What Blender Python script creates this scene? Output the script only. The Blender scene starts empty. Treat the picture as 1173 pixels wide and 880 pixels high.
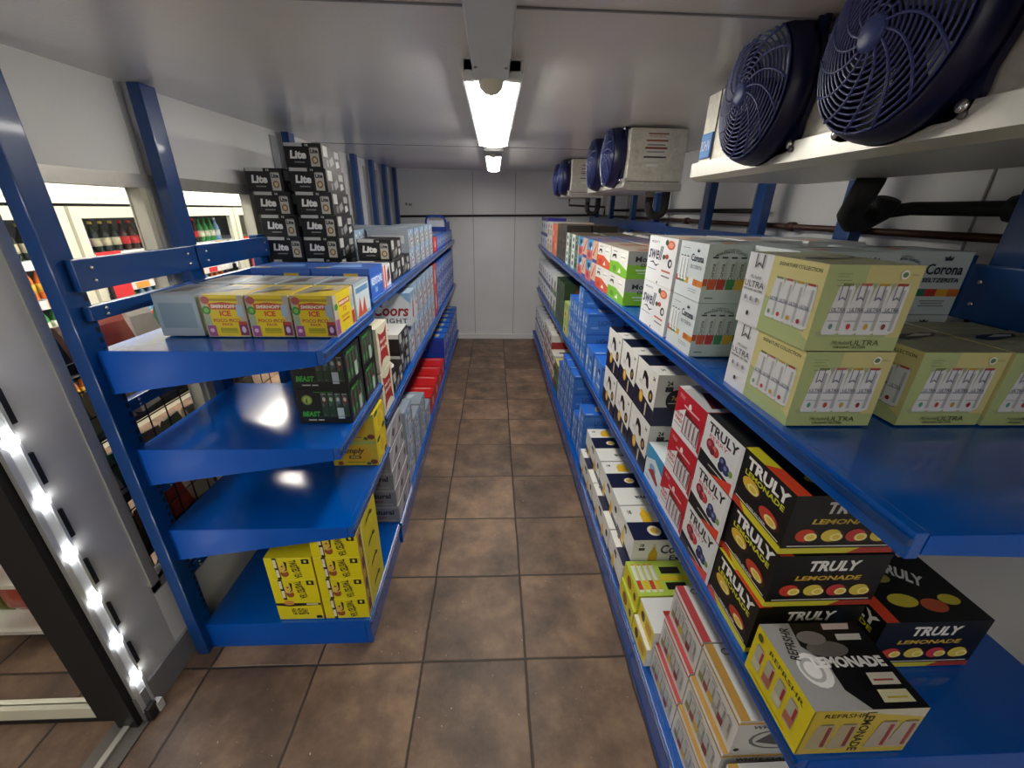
import bpy, bmesh, math, random
from mathutils import Vector, Matrix
random.seed(7)
PI = math.pi
scn = bpy.context.scene
COL = scn.collection

# ------------------------------------------------------------------ camera
CAM_H = 1.75
F, CX, CY = 470.0, 586.5, 440.0
def cam_axes(vp=(566.0, 240.0)):
    Y = Vector((vp[0]-CX, vp[1]-CY, F)).normalized()
    X = Vector((1.0, 0.0, -Y.x/Y.z)).normalized()
    Z = X.cross(Y)
    if Z.y > 0: Z = -Z
    return X, Y, Z
AX = cam_axes()
right = Vector((AX[0].x, AX[1].x, AX[2].x))
up = -Vector((AX[0].y, AX[1].y, AX[2].y))
back = -Vector((AX[0].z, AX[1].z, AX[2].z))
cam = bpy.data.cameras.new('camera'); cam_o = bpy.data.objects.new('camera', cam); COL.objects.link(cam_o)
cam_o.matrix_world = Matrix(((right.x, up.x, back.x, 0), (right.y, up.y, back.y, 0), (right.z, up.z, back.z, CAM_H), (0, 0, 0, 1)))
cam.sensor_width = 36.0; cam.lens = F/1173*36; cam.clip_start = 0.02; cam.clip_end = 60
scn.camera = cam_o

# ------------------------------------------------------------------ world, exposure
w = bpy.data.worlds.new('world'); scn.world = w; w.use_nodes = True
w.node_tree.nodes['Background'].inputs[0].default_value = (0.85, 0.85, 0.86, 1)
w.node_tree.nodes['Background'].inputs[1].default_value = 0.05
vs = scn.view_settings
vs.view_transform = 'Standard'; vs.look = 'None'; vs.gamma = 1.0; vs.use_curve_mapping = False; vs.exposure = 1.42
LENS_POWER = 11.0          # emission strength of the ceiling fixtures' diffusers
STORE_POWER = 30.0         # watts of each shop ceiling panel

def area(name, loc, sx, sy, power, rot=(0, 0, 0), col=(1, 1, 1)):
    l = bpy.data.lights.new(name, 'AREA'); l.shape = 'RECTANGLE'; l.size = sx; l.size_y = sy; l.energy = power; l.color = col
    o = bpy.data.objects.new(name, l); o.location = loc; o.rotation_euler = rot; COL.objects.link(o); return o
area('shop_light', (-2.0, 2.2, 2.55), 0.5, 2.4, STORE_POWER, col=(1, .98, .92))
area('shop_light', (-2.5, 5.2, 2.55), 0.5, 2.4, STORE_POWER, col=(1, .98, .92))
area('shop_light', (-2.6, -0.6, 2.55), 0.5, 1.6, STORE_POWER*.5, col=(1, .98, .92))

# ------------------------------------------------------------------ materials
def lin(h):
    h = h.lstrip('#')
    c = [int(h[i:i+2], 16)/255 for i in (0, 2, 4)]
    return tuple((x/12.92 if x <= .04045 else ((x+.055)/1.055)**2.4) for x in c) + (1,)
MC = {}
def M(hexc, rough=.5, metal=0.0, noise=0.05, scale=14.0, emit=0.0, bump=0.0, spec=.5, coat=0.0, alpha=1.0, trans=0.0, key=''):
    k = (hexc, rough, metal, noise, scale, emit, bump, spec, coat, alpha, trans)
    if k in MC: return MC[k]
    m = bpy.data.materials.new('mat_'+hexc.strip('#')+key); m.use_nodes = True
    nt = m.node_tree; b = nt.nodes['Principled BSDF']
    c = lin(hexc)
    tc = nt.nodes.new('ShaderNodeTexCoord'); nz = nt.nodes.new('ShaderNodeTexNoise'); nz.inputs['Scale'].default_value = scale
    nz.inputs['Detail'].default_value = 4
    nt.links.new(tc.outputs['Object'], nz.inputs['Vector'])
    mx = nt.nodes.new('ShaderNodeMix'); mx.data_type = 'RGBA'
    mx.inputs[6].default_value = tuple(x*(1-noise) for x in c[:3])+(1,)
    mx.inputs[7].default_value = tuple(min(1, x*(1+noise)) for x in c[:3])+(1,)
    nt.links.new(nz.outputs['Fac'], mx.inputs[0]); nt.links.new(mx.outputs[2], b.inputs['Base Color'])
    b.inputs['Roughness'].default_value = rough; b.inputs['Metallic'].default_value = metal
    b.inputs['Specular IOR Level'].default_value = spec
    b.inputs['Coat Weight'].default_value = coat; b.inputs['Coat Roughness'].default_value = .08
    if emit > 0:
        b.inputs['Emission Color'].default_value = c; b.inputs['Emission Strength'].default_value = emit
    if bump > 0:
        bp = nt.nodes.new('ShaderNodeBump'); bp.inputs['Strength'].default_value = bump; bp.inputs['Distance'].default_value = .01
        nt.links.new(nz.outputs['Fac'], bp.inputs['Height']); nt.links.new(bp.outputs['Normal'], b.inputs['Normal'])
    if trans > 0:
        b.inputs['Transmission Weight'].default_value = trans; b.inputs['IOR'].default_value = 1.1
    if alpha < 1: b.inputs['Alpha'].default_value = alpha
    MC[k] = m; return m
def inks(h): return M(h, rough=.38, noise=.03, scale=6)
BLUE = M('#004fa8', rough=.15, noise=.10, scale=5, coat=.2)
BLUEB = M('#0050b0', rough=.4, noise=.08, scale=5, spec=.22)
BLUEP = M('#003c7c', rough=.32, noise=.12, scale=6, coat=.3)
DARK = M('#0a0b0d', rough=.6)
BLACKP = M('#101114', rough=.55)
STEEL = M('#cfccc0', rough=.42, metal=.35, noise=.3, scale=55, bump=.12)
ALU = M('#c4c2ba', rough=.35, metal=.6, noise=.1, scale=40)
PLAST = M('#e8eaea', rough=.4)
GUARD = M('#333d78', rough=.3, noise=.1)
NAVY = M('#090d38', rough=.35, noise=.1)
CREAM = M('#cbc7b2', rough=.4)
CHROME = M('#c8c8c8', rough=.18, metal=.9)
LENS = M('#fffaf0', rough=.3, emit=LENS_POWER)

def wall_mat():
    m = bpy.data.materials.new('white_panel'); m.use_nodes = True; nt = m.node_tree; b = nt.nodes['Principled BSDF']
    tc = nt.nodes.new('ShaderNodeTexCoord'); n1 = nt.nodes.new('ShaderNodeTexNoise'); n1.inputs['Scale'].default_value = 1.3; n1.inputs['Detail'].default_value = 5
    nt.links.new(tc.outputs['Object'], n1.inputs['Vector'])
    r = nt.nodes.new('ShaderNodeValToRGB'); r.color_ramp.elements[0].position = .3; r.color_ramp.elements[0].color = lin('#dbdbd9'); r.color_ramp.elements[1].position = .7; r.color_ramp.elements[1].color = lin('#ebebe9')
    nt.links.new(n1.outputs['Fac'], r.inputs[0]); nt.links.new(r.outputs[0], b.inputs['Base Color'])
    n2 = nt.nodes.new('ShaderNodeTexNoise'); n2.inputs['Scale'].default_value = 120; nt.links.new(tc.outputs['Object'], n2.inputs['Vector'])
    bp = nt.nodes.new('ShaderNodeBump'); bp.inputs['Strength'].default_value = .12; bp.inputs['Distance'].default_value = .004
    nt.links.new(n2.outputs['Fac'], bp.inputs['Height']); nt.links.new(bp.outputs['Normal'], b.inputs['Normal'])
    b.inputs['Roughness'].default_value = .38; b.inputs['Metallic'].default_value = .0
    return m
WALL = wall_mat()
def ceil_mat():
    m = WALL.copy(); m.name = 'ceiling_panel'; b = m.node_tree.nodes['Principled BSDF']; b.inputs['Roughness'].default_value = .24
    for n in m.node_tree.nodes:
        if n.type == 'VALTORGB':
            n.color_ramp.elements[0].color = lin('#cfceca'); n.color_ramp.elements[1].color = lin('#dedcd8')
    return m
CEIL = ceil_mat()
TILE = .431; TX0 = .132; TY0 = 1.140
def floor_mat():
    m = bpy.data.materials.new('brown_tile'); m.use_nodes = True; nt = m.node_tree; b = nt.nodes['Principled BSDF']
    N = nt.nodes.new; L = nt.links.new
    geo = N('ShaderNodeNewGeometry'); sep = N('ShaderNodeSeparateXYZ'); L(geo.outputs['Position'], sep.inputs[0])
    def math_(op, a, bb=None):
        n = N('ShaderNodeMath'); n.operation = op
        for i, v in enumerate((a, bb)):
            if v is None: continue
            if hasattr(v, 'is_linked') or hasattr(v, 'links'): L(v, n.inputs[i])
            else: n.inputs[i].default_value = v
        return n.outputs[0]
    def cell(sock, off):
        t = math_('DIVIDE', math_('SUBTRACT', sock, off), TILE)
        fl = math_('FLOOR', t); fr = math_('FRACT', t)
        d = math_('MINIMUM', fr, math_('SUBTRACT', 1.0, fr))
        return fl, d
    wob = N('ShaderNodeTexNoise'); wob.inputs['Scale'].default_value = 3.0; L(geo.outputs['Position'], wob.inputs['Vector'])
    wofs = math_('MULTIPLY', math_('SUBTRACT', wob.outputs['Fac'], .5), .015)
    fx, dx = cell(math_('ADD', sep.outputs[0], wofs), TX0); fy, dy = cell(math_('ADD', sep.outputs[1], wofs), TY0)
    d = math_('MINIMUM', dx, dy)
    gr = N('ShaderNodeMapRange'); gr.inputs['From Min'].default_value = .005; gr.inputs['From Max'].default_value = .014; L(d, gr.inputs['Value'])
    comb = N('ShaderNodeCombineXYZ'); L(fx, comb.inputs[0]); L(fy, comb.inputs[1])
    wn = N('ShaderNodeTexWhiteNoise'); L(comb.outputs[0], wn.inputs['Vector'])
    n1 = N('ShaderNodeTexNoise'); n1.inputs['Scale'].default_value = 4.2; n1.inputs['Detail'].default_value = 8; n1.inputs['Roughness'].default_value = .65
    addv = N('ShaderNodeVectorMath'); addv.operation = 'ADD'; sc = N('ShaderNodeVectorMath'); sc.operation = 'SCALE'; sc.inputs[3].default_value = 9.0
    L(wn.outputs['Color'], sc.inputs[0]); L(geo.outputs['Position'], addv.inputs[0]); L(sc.outputs[0], addv.inputs[1]); L(addv.outputs[0], n1.inputs['Vector'])
    ramp = N('ShaderNodeValToRGB'); e = ramp.color_ramp.elements
    e[0].position = .30; e[0].color = lin('#44362b'); e[1].position = .70; e[1].color = lin('#92765c')
    e2 = ramp.color_ramp.elements.new(.5); e2.color = lin('#6d5645')
    L(n1.outputs['Fac'], ramp.inputs[0])
    hsv = N('ShaderNodeHueSaturation'); val = N('ShaderNodeMapRange'); val.inputs['To Min'].default_value = .78; val.inputs['To Max'].default_value = 1.18
    L(wn.outputs['Value'], val.inputs['Value']); L(val.outputs[0], hsv.inputs['Value']); L(ramp.outputs[0], hsv.inputs['Color'])
    n3 = N('ShaderNodeTexNoise'); n3.inputs['Scale'].default_value = 70; n3.inputs['Detail'].default_value = 3; L(geo.outputs['Position'], n3.inputs['Vector'])
    sp = N('ShaderNodeMapRange'); sp.inputs['From Min'].default_value = .71; sp.inputs['From Max'].default_value = .76; L(n3.outputs['Fac'], sp.inputs['Value'])
    mxs = N('ShaderNodeMix'); mxs.data_type = 'RGBA'; mxs.inputs[7].default_value = lin('#b9a48e'); L(sp.outputs[0], mxs.inputs[0]); L(hsv.outputs[0], mxs.inputs[6])
    mx = N('ShaderNodeMix'); mx.data_type = 'RGBA'; mx.inputs[6].default_value = lin('#2c231d'); L(gr.outputs[0], mx.inputs[0]); L(mxs.outputs[2], mx.inputs[7])
    L(mx.outputs[2], b.inputs['Base Color']); b.inputs['Roughness'].default_value = .5
    bp = N('ShaderNodeBump'); bp.inputs['Strength'].default_value = .5; bp.inputs['Distance'].default_value = .006
    hh = math_('ADD', math_('MULTIPLY', n1.outputs['Fac'], .6), gr.outputs[0]); L(hh, bp.inputs['Height']); L(bp.outputs['Normal'], b.inputs['Normal'])
    return m
FLOOR = floor_mat()

# ------------------------------------------------------------------ mesh builder
class MB:
    def __init__(s): s.v = []; s.f = []; s.mi = []; s.mats = []; s.sm = []
    def mat(s, m):
        if m not in s.mats: s.mats.append(m)
        return s.mats.index(m)
    def poly(s, pts, m, smooth=False):
        i = len(s.v); s.v += [tuple(p) for p in pts]; s.f.append(list(range(i, i+len(pts)))); s.mi.append(s.mat(m)); s.sm.append(smooth)
    def mesh(s, verts, faces, m, smooth=False):
        i = len(s.v); s.v += [tuple(p) for p in verts]; k = s.mat(m)
        for f in faces: s.f.append([a+i for a in f]); s.mi.append(k); s.sm.append(smooth)
    def box(s, x0, x1, y0, y1, z0, z1, m, bev=0.0):
        if bev > 0:
            bm = bmesh.new(); bmesh.ops.create_cube(bm, size=1)
            for v in bm.verts: v.co = Vector(((x0+x1)/2+v.co.x*(x1-x0), (y0+y1)/2+v.co.y*(y1-y0), (z0+z1)/2+v.co.z*(z1-z0)))
            bmesh.ops.bevel(bm, geom=bm.edges[:], offset=bev, segments=2, affect='EDGES', profile=.6)
            bm.verts.index_update()
            s.mesh([v.co.copy() for v in bm.verts], [[v.index for v in f.verts] for f in bm.faces], m); bm.free(); return
        v = [(x, y, z) for x in (x0, x1) for y in (y0, y1) for z in (z0, z1)]
        s.mesh(v, [(0, 1, 3, 2), (4, 6, 7, 5), (0, 4, 5, 1), (2, 3, 7, 6), (0, 2, 6, 4), (1, 5, 7, 3)], m)
    def prism(s, poly2, axis, a0, a1, m):
        def P(p, a):
            if axis == 'y': return (p[0], a, p[1])
            if axis == 'x': return (a, p[0], p[1])
            return (p[0], p[1], a)
        n = len(poly2); v = [P(p, a0) for p in poly2]+[P(p, a1) for p in poly2]
        s.mesh(v, [list(range(n)), list(range(2*n-1, n-1, -1))]+[[i, (i+1) % n, n+(i+1) % n, n+i] for i in range(n)], m)
    def tube(s, pts, r, m, n=10, caps=True):
        pts = [Vector(p) for p in pts]; rr = r if isinstance(r, (list, tuple)) else [r]*len(pts)
        V = []; prev = None
        for i, p in enumerate(pts):
            t = (pts[min(i+1, len(pts)-1)]-pts[max(i-1, 0)])
            if t.length < 1e-9: t = Vector((0, 0, 1))
            t.normalize()
            if prev is None:
                a = Vector((0, 0, 1)) if abs(t.z) < .9 else Vector((1, 0, 0)); u = t.cross(a).normalized()
            else:
                u = (prev-t*prev.dot(t)); u = u.normalized() if u.length > 1e-6 else t.orthogonal().normalized()
            prev = u; w_ = t.cross(u)
            for k in range(n):
                an = 2*PI*k/n; V.append(p+(u*math.cos(an)+w_*math.sin(an))*rr[i])
        Fs = []
        for i in range(len(pts)-1):
            for k in range(n): Fs.append([i*n+k, i*n+(k+1) % n, (i+1)*n+(k+1) % n, (i+1)*n+k])
        if caps: Fs += [list(range(n))[::-1], list(range((len(pts)-1)*n, len(pts)*n))]
        s.mesh(V, Fs, m, True)
    def lathe(s, prof, m, c=(0, 0, 0), axis='z', n=20):
        V = []; 
        for (r, h) in prof:
            for k in range(n):
                a = 2*PI*k/n; x, y = r*math.cos(a), r*math.sin(a)
                if axis == 'z': V.append((c[0]+x, c[1]+y, c[2]+h))
                elif axis == 'x': V.append((c[0]+h, c[1]+x, c[2]+y))
                else: V.append((c[0]+x, c[1]+h, c[2]+y))
        Fs = [[i*n+k, i*n+(k+1) % n, (i+1)*n+(k+1) % n, (i+1)*n+k] for i in range(len(prof)-1) for k in range(n)]
        Fs += [list(range(n))[::-1], list(range((len(prof)-1)*n, len(prof)*n))]
        s.mesh(V, Fs, m, True)
    def data(s, name):
        me = bpy.data.meshes.new(name); me.from_pydata(s.v, [], s.f)
        for m in s.mats: me.materials.append(m)
        me.polygons.foreach_set('material_index', s.mi); me.polygons.foreach_set('use_smooth', s.sm); me.update(); return me
    def build(s, name, parent=None, loc=(0, 0, 0)):
        o = bpy.data.objects.new(name, s.data(name)); COL.objects.link(o); o.location = loc
        if parent: o.parent = parent
        return o
def tag(o, label=None, cat=None, group=None, kind=None):
    if label: o['label'] = label
    if cat: o['category'] = cat
    if group: o['group'] = group
    if kind: o['kind'] = kind
    return o
def empty(name, loc=(0, 0, 0), rz=0):
    o = bpy.data.objects.new(name, None); COL.objects.link(o); o.location = loc; o.rotation_euler = (0, 0, rz); o.empty_display_size = .05; return o
def struct(name, mb, parent=None):
    o = mb.build(name, parent)
    if not parent: o['kind'] = 'structure'
    return o
def copy_tree(o, parent=None):
    c = o.copy(); COL.objects.link(c)
    c.parent = parent
    if parent is None:
        for k in list(c.keys()):
            if k in ('label', 'group'): del c[k]
    for ch in list(o.children): copy_tree(ch, c)
    return c

# text outlines -> cached 2D meshes, unit cap height
TXT = {}
def text2d(txt, bold=0.0, shear=0.0, space=1.0):
    k = (txt, bold, shear, space)
    if k in TXT: return TXT[k]
    cu = bpy.data.curves.new('lettering', 'FONT'); cu.body = txt; cu.size = 1.0; cu.offset = bold; cu.shear = shear; cu.resolution_u = 2; cu.space_character = space
    cu.align_x = 'LEFT'; cu.fill_mode = 'FRONT'
    o = bpy.data.objects.new('lettering', cu); COL.objects.link(o)
    bpy.context.view_layer.update()
    me = bpy.data.meshes.new_from_object(o.evaluated_get(bpy.context.evaluated_depsgraph_get()))
    vs_ = [(v.co.x, v.co.y) for v in me.vertices]; fs = [list(p.vertices) for p in me.polygons]
    bpy.data.objects.remove(o); bpy.data.curves.remove(cu); bpy.data.meshes.remove(me)
    if not vs_: vs_ = [(0, 0), (1, 0), (1, 1)]; fs = []
    x0 = min(p[0] for p in vs_); x1 = max(p[0] for p in vs_); y0 = min(p[1] for p in vs_); y1 = max(p[1] for p in vs_)
    TXT[k] = ([(p[0]-(x0+x1)/2, p[1]-(y0+y1)/2) for p in vs_], fs, x1-x0, y1-y0); return TXT[k]

# drawing on faces; coordinates are fractions of the face
EPS = .00008
def paint(mb, face, W, D, H, items, base=1, origin=(0, 0, 0)):
    # box occupies x -W/2..W/2, y -D/2..D/2, z 0..H
    fw = {'S': W, 'N': W, 'W': D, 'E': D, 'T': W}[face]; fh = {'T': D}.get(face, H)
    def P(u, v, k):
        e = EPS*k; x, y = (u-.5)*fw, v*fh
        if face == 'S': q = (x, -D/2-e, y)
        elif face == 'N': q = (-x, D/2+e, y)
        elif face == 'W': q = (-W/2-e, -x, y)
        elif face == 'E': q = (W/2+e, x, y)
        else: q = (x, (v-.5)*fh, H+e)
        return (q[0]+origin[0], q[1]+origin[1], q[2]+origin[2])
    k = base
    for it in items:
        t = it[0]
        if t == 'r':
            _, u0, v0, u1, v1, c = it; mb.poly([P(u0, v0, k), P(u1, v0, k), P(u1, v1, k), P(u0, v1, k)], inks(c))
        elif t == 'p':
            mb.poly([P(u, v, k) for u, v in it[1]], inks(it[2]))
        elif t == 'e':
            _, cu, cv, ru, rv, c = it
            mb.poly([P(cu+ru*math.cos(2*PI*a/16), cv+rv*math.sin(2*PI*a/16), k) for a in range(16)], inks(c))
        elif t == 't':
            _, s, cu, cv, tw, th, c = it[:7]; o = it[7] if len(it) > 7 else {}
            V, Fc, w_, h_ = text2d(s, o.get('b', 0), o.get('s', 0), o.get('sp', 1.0))
            sx = tw*fw/w_ ; sy = th*fh/h_
            rot = o.get('rot', 0)
            if rot: sx = tw*fh/w_; sy = th*fw/h_
            ca, sa = math.cos(math.radians(rot)), math.sin(math.radians(rot))
            arc = o.get('arc', 0)
            vv = []
            for x, y in V:
                X, Y = x*sx, y*sy
                if arc: Y += arc*fh*(1-(x/(w_/2))**2)
                a, b_ = X*ca-Y*sa, X*sa+Y*ca
                vv.append(P(cu+a/fw, cv+b_/fh, k))
            mb.mesh(vv, Fc, inks(c))
        k += 1
    return k
def cans(u0, v0, n, w, h, gap, body='#eef0f0', caps=('#9db54a',), text=None, tc='#333333', dark='#b9bcbc', lean=0.0, foot=None):
    out = []
    for i in range(n):
        u = u0+i*(w+gap); c = caps[i % len(caps)]
        out.append(('p', [(u+w*.08, v0), (u+w*.92, v0), (u+w+lean, v0+h*.06), (u+w+lean, v0+h*.9), (u+w*.85+lean, v0+h), (u+w*.15+lean, v0+h), (u+lean, v0+h*.9), (u, v0+h*.06)], body))
    for i in range(n):
        u = u0+i*(w+gap); c = caps[i % len(caps)]
        out.append(('r', u+w*.15+lean, v0+h*.95, u+w*.85+lean, v0+h*1.0, c))
        out.append(('r', u+w*.72+lean*.5, v0+h*.08, u+w*.95+lean*.5, v0+h*.88, dark))
        if foot: out.append(('r', u+w*.02, v0+h*.08, u+w*.98, v0+h*.4, foot[i % len(foot)]))
        if text: out.append(('t', text, u+w*.42+lean*.5, v0+h*.55, h*.5, w*.45, tc, {'rot': 90, 'b': .01}))
    return out

PROTO = {}
def product(key, W, D, H, body, faces, parts=(), bev=.003):
    """one carton: body mesh with printed faces, optional child parts"""
    mb = MB(); mb.box(-W/2, W/2, -D/2, D/2, 0, H, inks(body), bev)
    for f, items in faces.items(): paint(mb, f, W, D, H, items)
    # glued flap seam on the end faces
    me = mb.data(key)
    pm = []
    for (pn, f, items) in parts:
        pb = MB(); paint(pb, f, W, D, H, items, base=14); pm.append((pn, pb.data(pn)))
    PROTO[key] = (me, pm, W, D, H)
GRP = {}
def put(key, x, y, z, label, group, rz=0, cat='carton', rot=None, name=None, jit=True):
    me, pm, W, D, H = PROTO[key]
    o = bpy.data.objects.new(name or 'drink_carton', me); COL.objects.link(o)
    a = rz+(random.uniform(-.005, .005) if jit else 0)
    o.location = (x, y, z+.0012); o.rotation_euler = rot or (0, 0, a)
    for pn, pme in pm:
        c = bpy.data.objects.new(pn, pme); COL.objects.link(c); c.parent = o
    tag(o, label, cat, group); return o
TIER = {1: ['single'], 2: ['lower', 'upper'], 3: ['bottom', 'middle', 'top'], 4: ['bottom', 'second', 'third', 'top'],
        5: ['bottom', 'second', 'third', 'fourth', 'top'], 6: ['bottom', 'second', 'third', 'fourth', 'fifth', 'top']}
ORD = ['nearest', 'second', 'third', 'fourth', 'fifth', 'sixth', 'seventh', 'eighth', 'ninth', 'tenth', 'eleventh', 'twelfth']
ROWN = ['front row', 'second row', 'back row', 'rear row']
def stack(key, side, xf, ys, z, n, desc, shelf, rows=1, gap=.004, heights=None, rz=0, group=None, step=0.0, cols=None, xgap=.012):
    """columns of cartons: xf = x of the aisle face, ys = list of near y, n tiers; side +1 = right shelves"""
    me, pm, W, D, H = PROTO[key]
    swap = abs(math.sin(rz)) > .5
    w_, d_ = (D, W) if swap else (W, D)
    names = TIER[n]
    for ci, y in enumerate(ys):
        for r in range(rows):
            nn = n if heights is None else heights[ci][r]
            for t in range(nn):
                x = side*(abs(xf)+w_/2+r*(w_+xgap)+step*t)
                lab = desc
                tn = TIER[nn][t] if nn > 1 else ''
                bits = []
                if tn: bits.append(tn+' tier')
                if len(ys) > 1: bits.append('nearest camera' if ci == 0 else ORD[ci]+' from camera')
                if rows > 1: bits.append(ROWN[r])
                bits.append(shelf)
                put(key, x+random.uniform(-.003, .003), y+d_/2, z+t*(H+.0015), desc+', '+', '.join(bits), group or desc+'s, '+shelf, rz)

# ================================================================== ROOM
YB, YN = 5.84, -2.2         # back wall, wall behind the camera
XL, XR = -1.28, 1.42
def cz(y): return 2.10+.018*y
m = MB(); m.box(-4.6, XR+.1, YN-.1, YB+2.2, -.1, 0, FLOOR); struct('floor', m)
m = MB(); m.mesh([(XL-.02, YN, cz(YN)), (XR+.05, YN, cz(YN)), (XR+.05, YB, cz(YB)), (XL-.02, YB, cz(YB)),
                  (XL-.02, YN, cz(YN)+.08), (XR+.05, YN, cz(YN)+.08), (XR+.05, YB, cz(YB)+.08), (XL-.02, YB, cz(YB)+.08)],
                 [(0, 1, 2, 3), (4, 5, 6, 7), (0, 1, 5, 4), (1, 2, 6, 5), (2, 3, 7, 6), (3, 0, 4, 7)], CEIL)
for y in (1.03, 3.36): m.box(XL, XR, y, y+.006, cz(y)-.003, cz(y)+.01, M('#7f7f82'))
struct('ceiling', m)
m = MB(); m.box(XL-.1, XR+.1, YB, YB+.1, 0, 2.3, WALL)
for x in (-.275, .276): m.box(x-.003, x+.003, YB-.004, YB, 0, 2.22, M('#8e9092'))
struct('wall_back', m)
m = MB(); m.box(XL, XR, YB-.02, YB, 0, .07, WALL); struct('baseboard_back', m)
m = MB(); m.box(XR, XR+.1, YN, YB, 0, 2.3, WALL)
for y in (.1, 1.25, 2.4, 3.55, 4.7): m.box(XR-.004, XR, y-.003, y+.003, 0, 2.2, M('#8e9092'))
struct('wall_right', m)
m = MB(); m.box(XL-2, XR+.1, YN-.1, YN, 0, 2.7, WALL); struct('wall_front', m)
# left wall with window openings: 1.165-1.70, 1.78-2.42 ; solid beyond
HZ = 1.80; SZ = .43
m = MB()
m.box(XL-.06, XL, YN, YB, HZ, 2.28, WALL)                        # header
m.box(XL-.06, XL, 2.58, YB, 0, HZ, WALL)
m.box(XL-.06, XL, 1.165, 2.58, 0, SZ, WALL)
m.box(XL-.05, XL, 1.0, 1.165, 0, HZ, M('#bcbcba', rough=.35, metal=.15))
for y in (1.73, 2.9, 4.1, 5.1): m.box(XL, XL+.005, y-.012, y+.012, HZ, cz(y)-.003, M('#b4b6b8', rough=.3))
for i in range(7): m.box(XL, XL+.008, 2.75+i*.45, 2.81+i*.45, .1, 2.12, M('#a9abad', rough=.3))
struct('wall_left', m)
m = MB(); m.box(XL-.02, XL+.012, .98, 2.6, HZ-.0, HZ+.045, ALU); struct('trim_1', m)
m = MB(); m.box(XL-.02, XL+.005, 1.165, 1.2, SZ-.03, HZ, ALU); m.box(XL-.02, XL+.005, 1.165, 2.6, SZ-.035, SZ, ALU); struct('trim_2', m)
m = MB()
m.box(XL-.05, XL+.004, 1.69, 1.78, SZ, HZ, CREAM); m.box(XL-.03, XL+.012, 1.715, 1.755, SZ, HZ, M('#b8b6aa')); m.box(XL-.05, XL+.004, 2.41, 2.59, SZ, HZ, CREAM); m.box(XL-.03, XL+.012, 2.46, 2.49, SZ, HZ, M('#b8b6aa'))
struct('trim_3', m)
GLASS = M('#ffffff', rough=.02, noise=0, trans=1.0, spec=.3)
for i, (a, b) in enumerate(((1.2, 1.69), (1.78, 2.41))):
    m = MB(); m.box(XL-.045, XL-.04, a, b, SZ, HZ, GLASS); struct('window_%d' % (i+1), m)
m = MB(); m.box(XL, XL+.012, .95, 1.23, 0, .13, M('#8c8e90', metal=.3, rough=.4)); struct('baseboard_left', m)
# jamb with gasket and light strip
m = MB(); m.box(XL-.07, XL-.002, .93, .965, 0, HZ, DARK)
m.box(XL-.02, XL+.004, .965, 1.0, 0, HZ, CHROME); struct('trim_4', m)
led = empty('light_strip', (XL, .975, 0)); tag(led, 'vertical strip of bright round lamps on the metal door jamb', 'lamp')
m = MB(); m.box(0, .014, -.022, -.006, .05, 1.78, M('#c9ccce', rough=.3, metal=.3)); m.box(0, .014, .02, .028, .05, 1.78, M('#c9ccce', rough=.3, metal=.3)); m.box(-.003, .007, -.006, .02, .05, 1.78, M('#dfe3e6', rough=.4)); m.build('channel', led)
for i in range(9):
    zz = .20+i*.193
    m = MB(); m.lathe([(.025, 0), (.024, .006), (.016, .015), (.004, .019)], M('#ffffff', emit=13), c=(.004, .007, zz), axis='x', n=12); m.build('bulb', led)
    m = MB(); m.box(.002, .010, .030, .046, zz+.04, zz+.14, BLACKP); m.build('clip', led)
m = MB(); m.box(XL-.10, XL+.02, -1.0, .95, 0, .008, M('#6d6963', rough=.4, metal=.4)); m.box(XL-.05, XL-.03, -1.0, .95, .008, .018, ALU); struct('trim_5', m)
m = MB(); m.box(XL-.03, XL+.03, .955, .99, .0, .06, M('#222222')); m.box(XL-.0, XL+.035, .985, 1.01, .0, .045, M('#d5d5d5')); struct('trim_6', m)
# open glass door leaf, swung out square to the wall
d = empty('door_1', (XL-.1, .98, 0)); d['kind'] = 'structure'
m = MB(); m.box(-.70, -.0601, -.02, .02, .02, .075, CREAM); m.box(-.70, -.0601, -.02, .02, 1.75, 1.82, CREAM); m.box(-.06, .035, -.025, .025, .0201, 1.82, DARK); m.box(-.75, -.7001, -.02, .02, .0201, 1.82, DARK); m.box(-.75, 0, -.022, .022, .0, .02, DARK); m.build('door_frame', d)
m = MB(); m.box(-.70, -.06, -.003, .003, .075, 1.75, GLASS); m.build('door_pane', d)

# pipe along the back wall and pipes on the right wall
def pipe(name, pts, r, mat, label, joints=()):
    t = empty(name, pts[0]); m = MB(); o = Vector(pts[0])
    m.tube([Vector(p)-o for p in pts], r, mat, 12); m.build('tube', t)
    for j in joints:
        m = MB(); a = Vector(j)-o
        m.tube([a+Vector((0, -.022, 0)), a+Vector((0, -.018, 0)), a+Vector((0, .018, 0)), a+Vector((0, .022, 0))], [r*1.2, r*1.7, r*1.7, r*1.2], mat, 12); m.build('coupling', t)
    tag(t, label, 'pipe'); return t
COPPER = M('#4a2f24', rough=.45, metal=.3); RUB = M('#121212', rough=.7, bump=.2)
pipe('wall_pipe', [(XL+.02, YB-.03, 1.648), (.4, YB-.03, 1.685), (XR-.03, YB-.03, 1.705)], .013, M('#2b2422', rough=.5), 'thin dark pipe running across the white back wall')
pipe('copper_pipe', [(1.375, .2, 1.70), (1.375, 5.8, 1.70)], .012, COPPER, 'thin copper pipe along the right wall behind the posts', [(1.375, 1.98, 1.70), (1.375, 3.1, 1.70)])
pipe('drain_trap', [(1.03, 1.21, 1.845), (1.05, 1.25, 1.80), (1.10, 1.33, 1.755), (1.15, 1.37, 1.735), (1.20, 1.385, 1.74), (1.235, 1.375, 1.765), (1.235, 1.36, 1.80)], .034, RUB, 'thick black curved drain hose under the nearest cooling unit')
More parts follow.
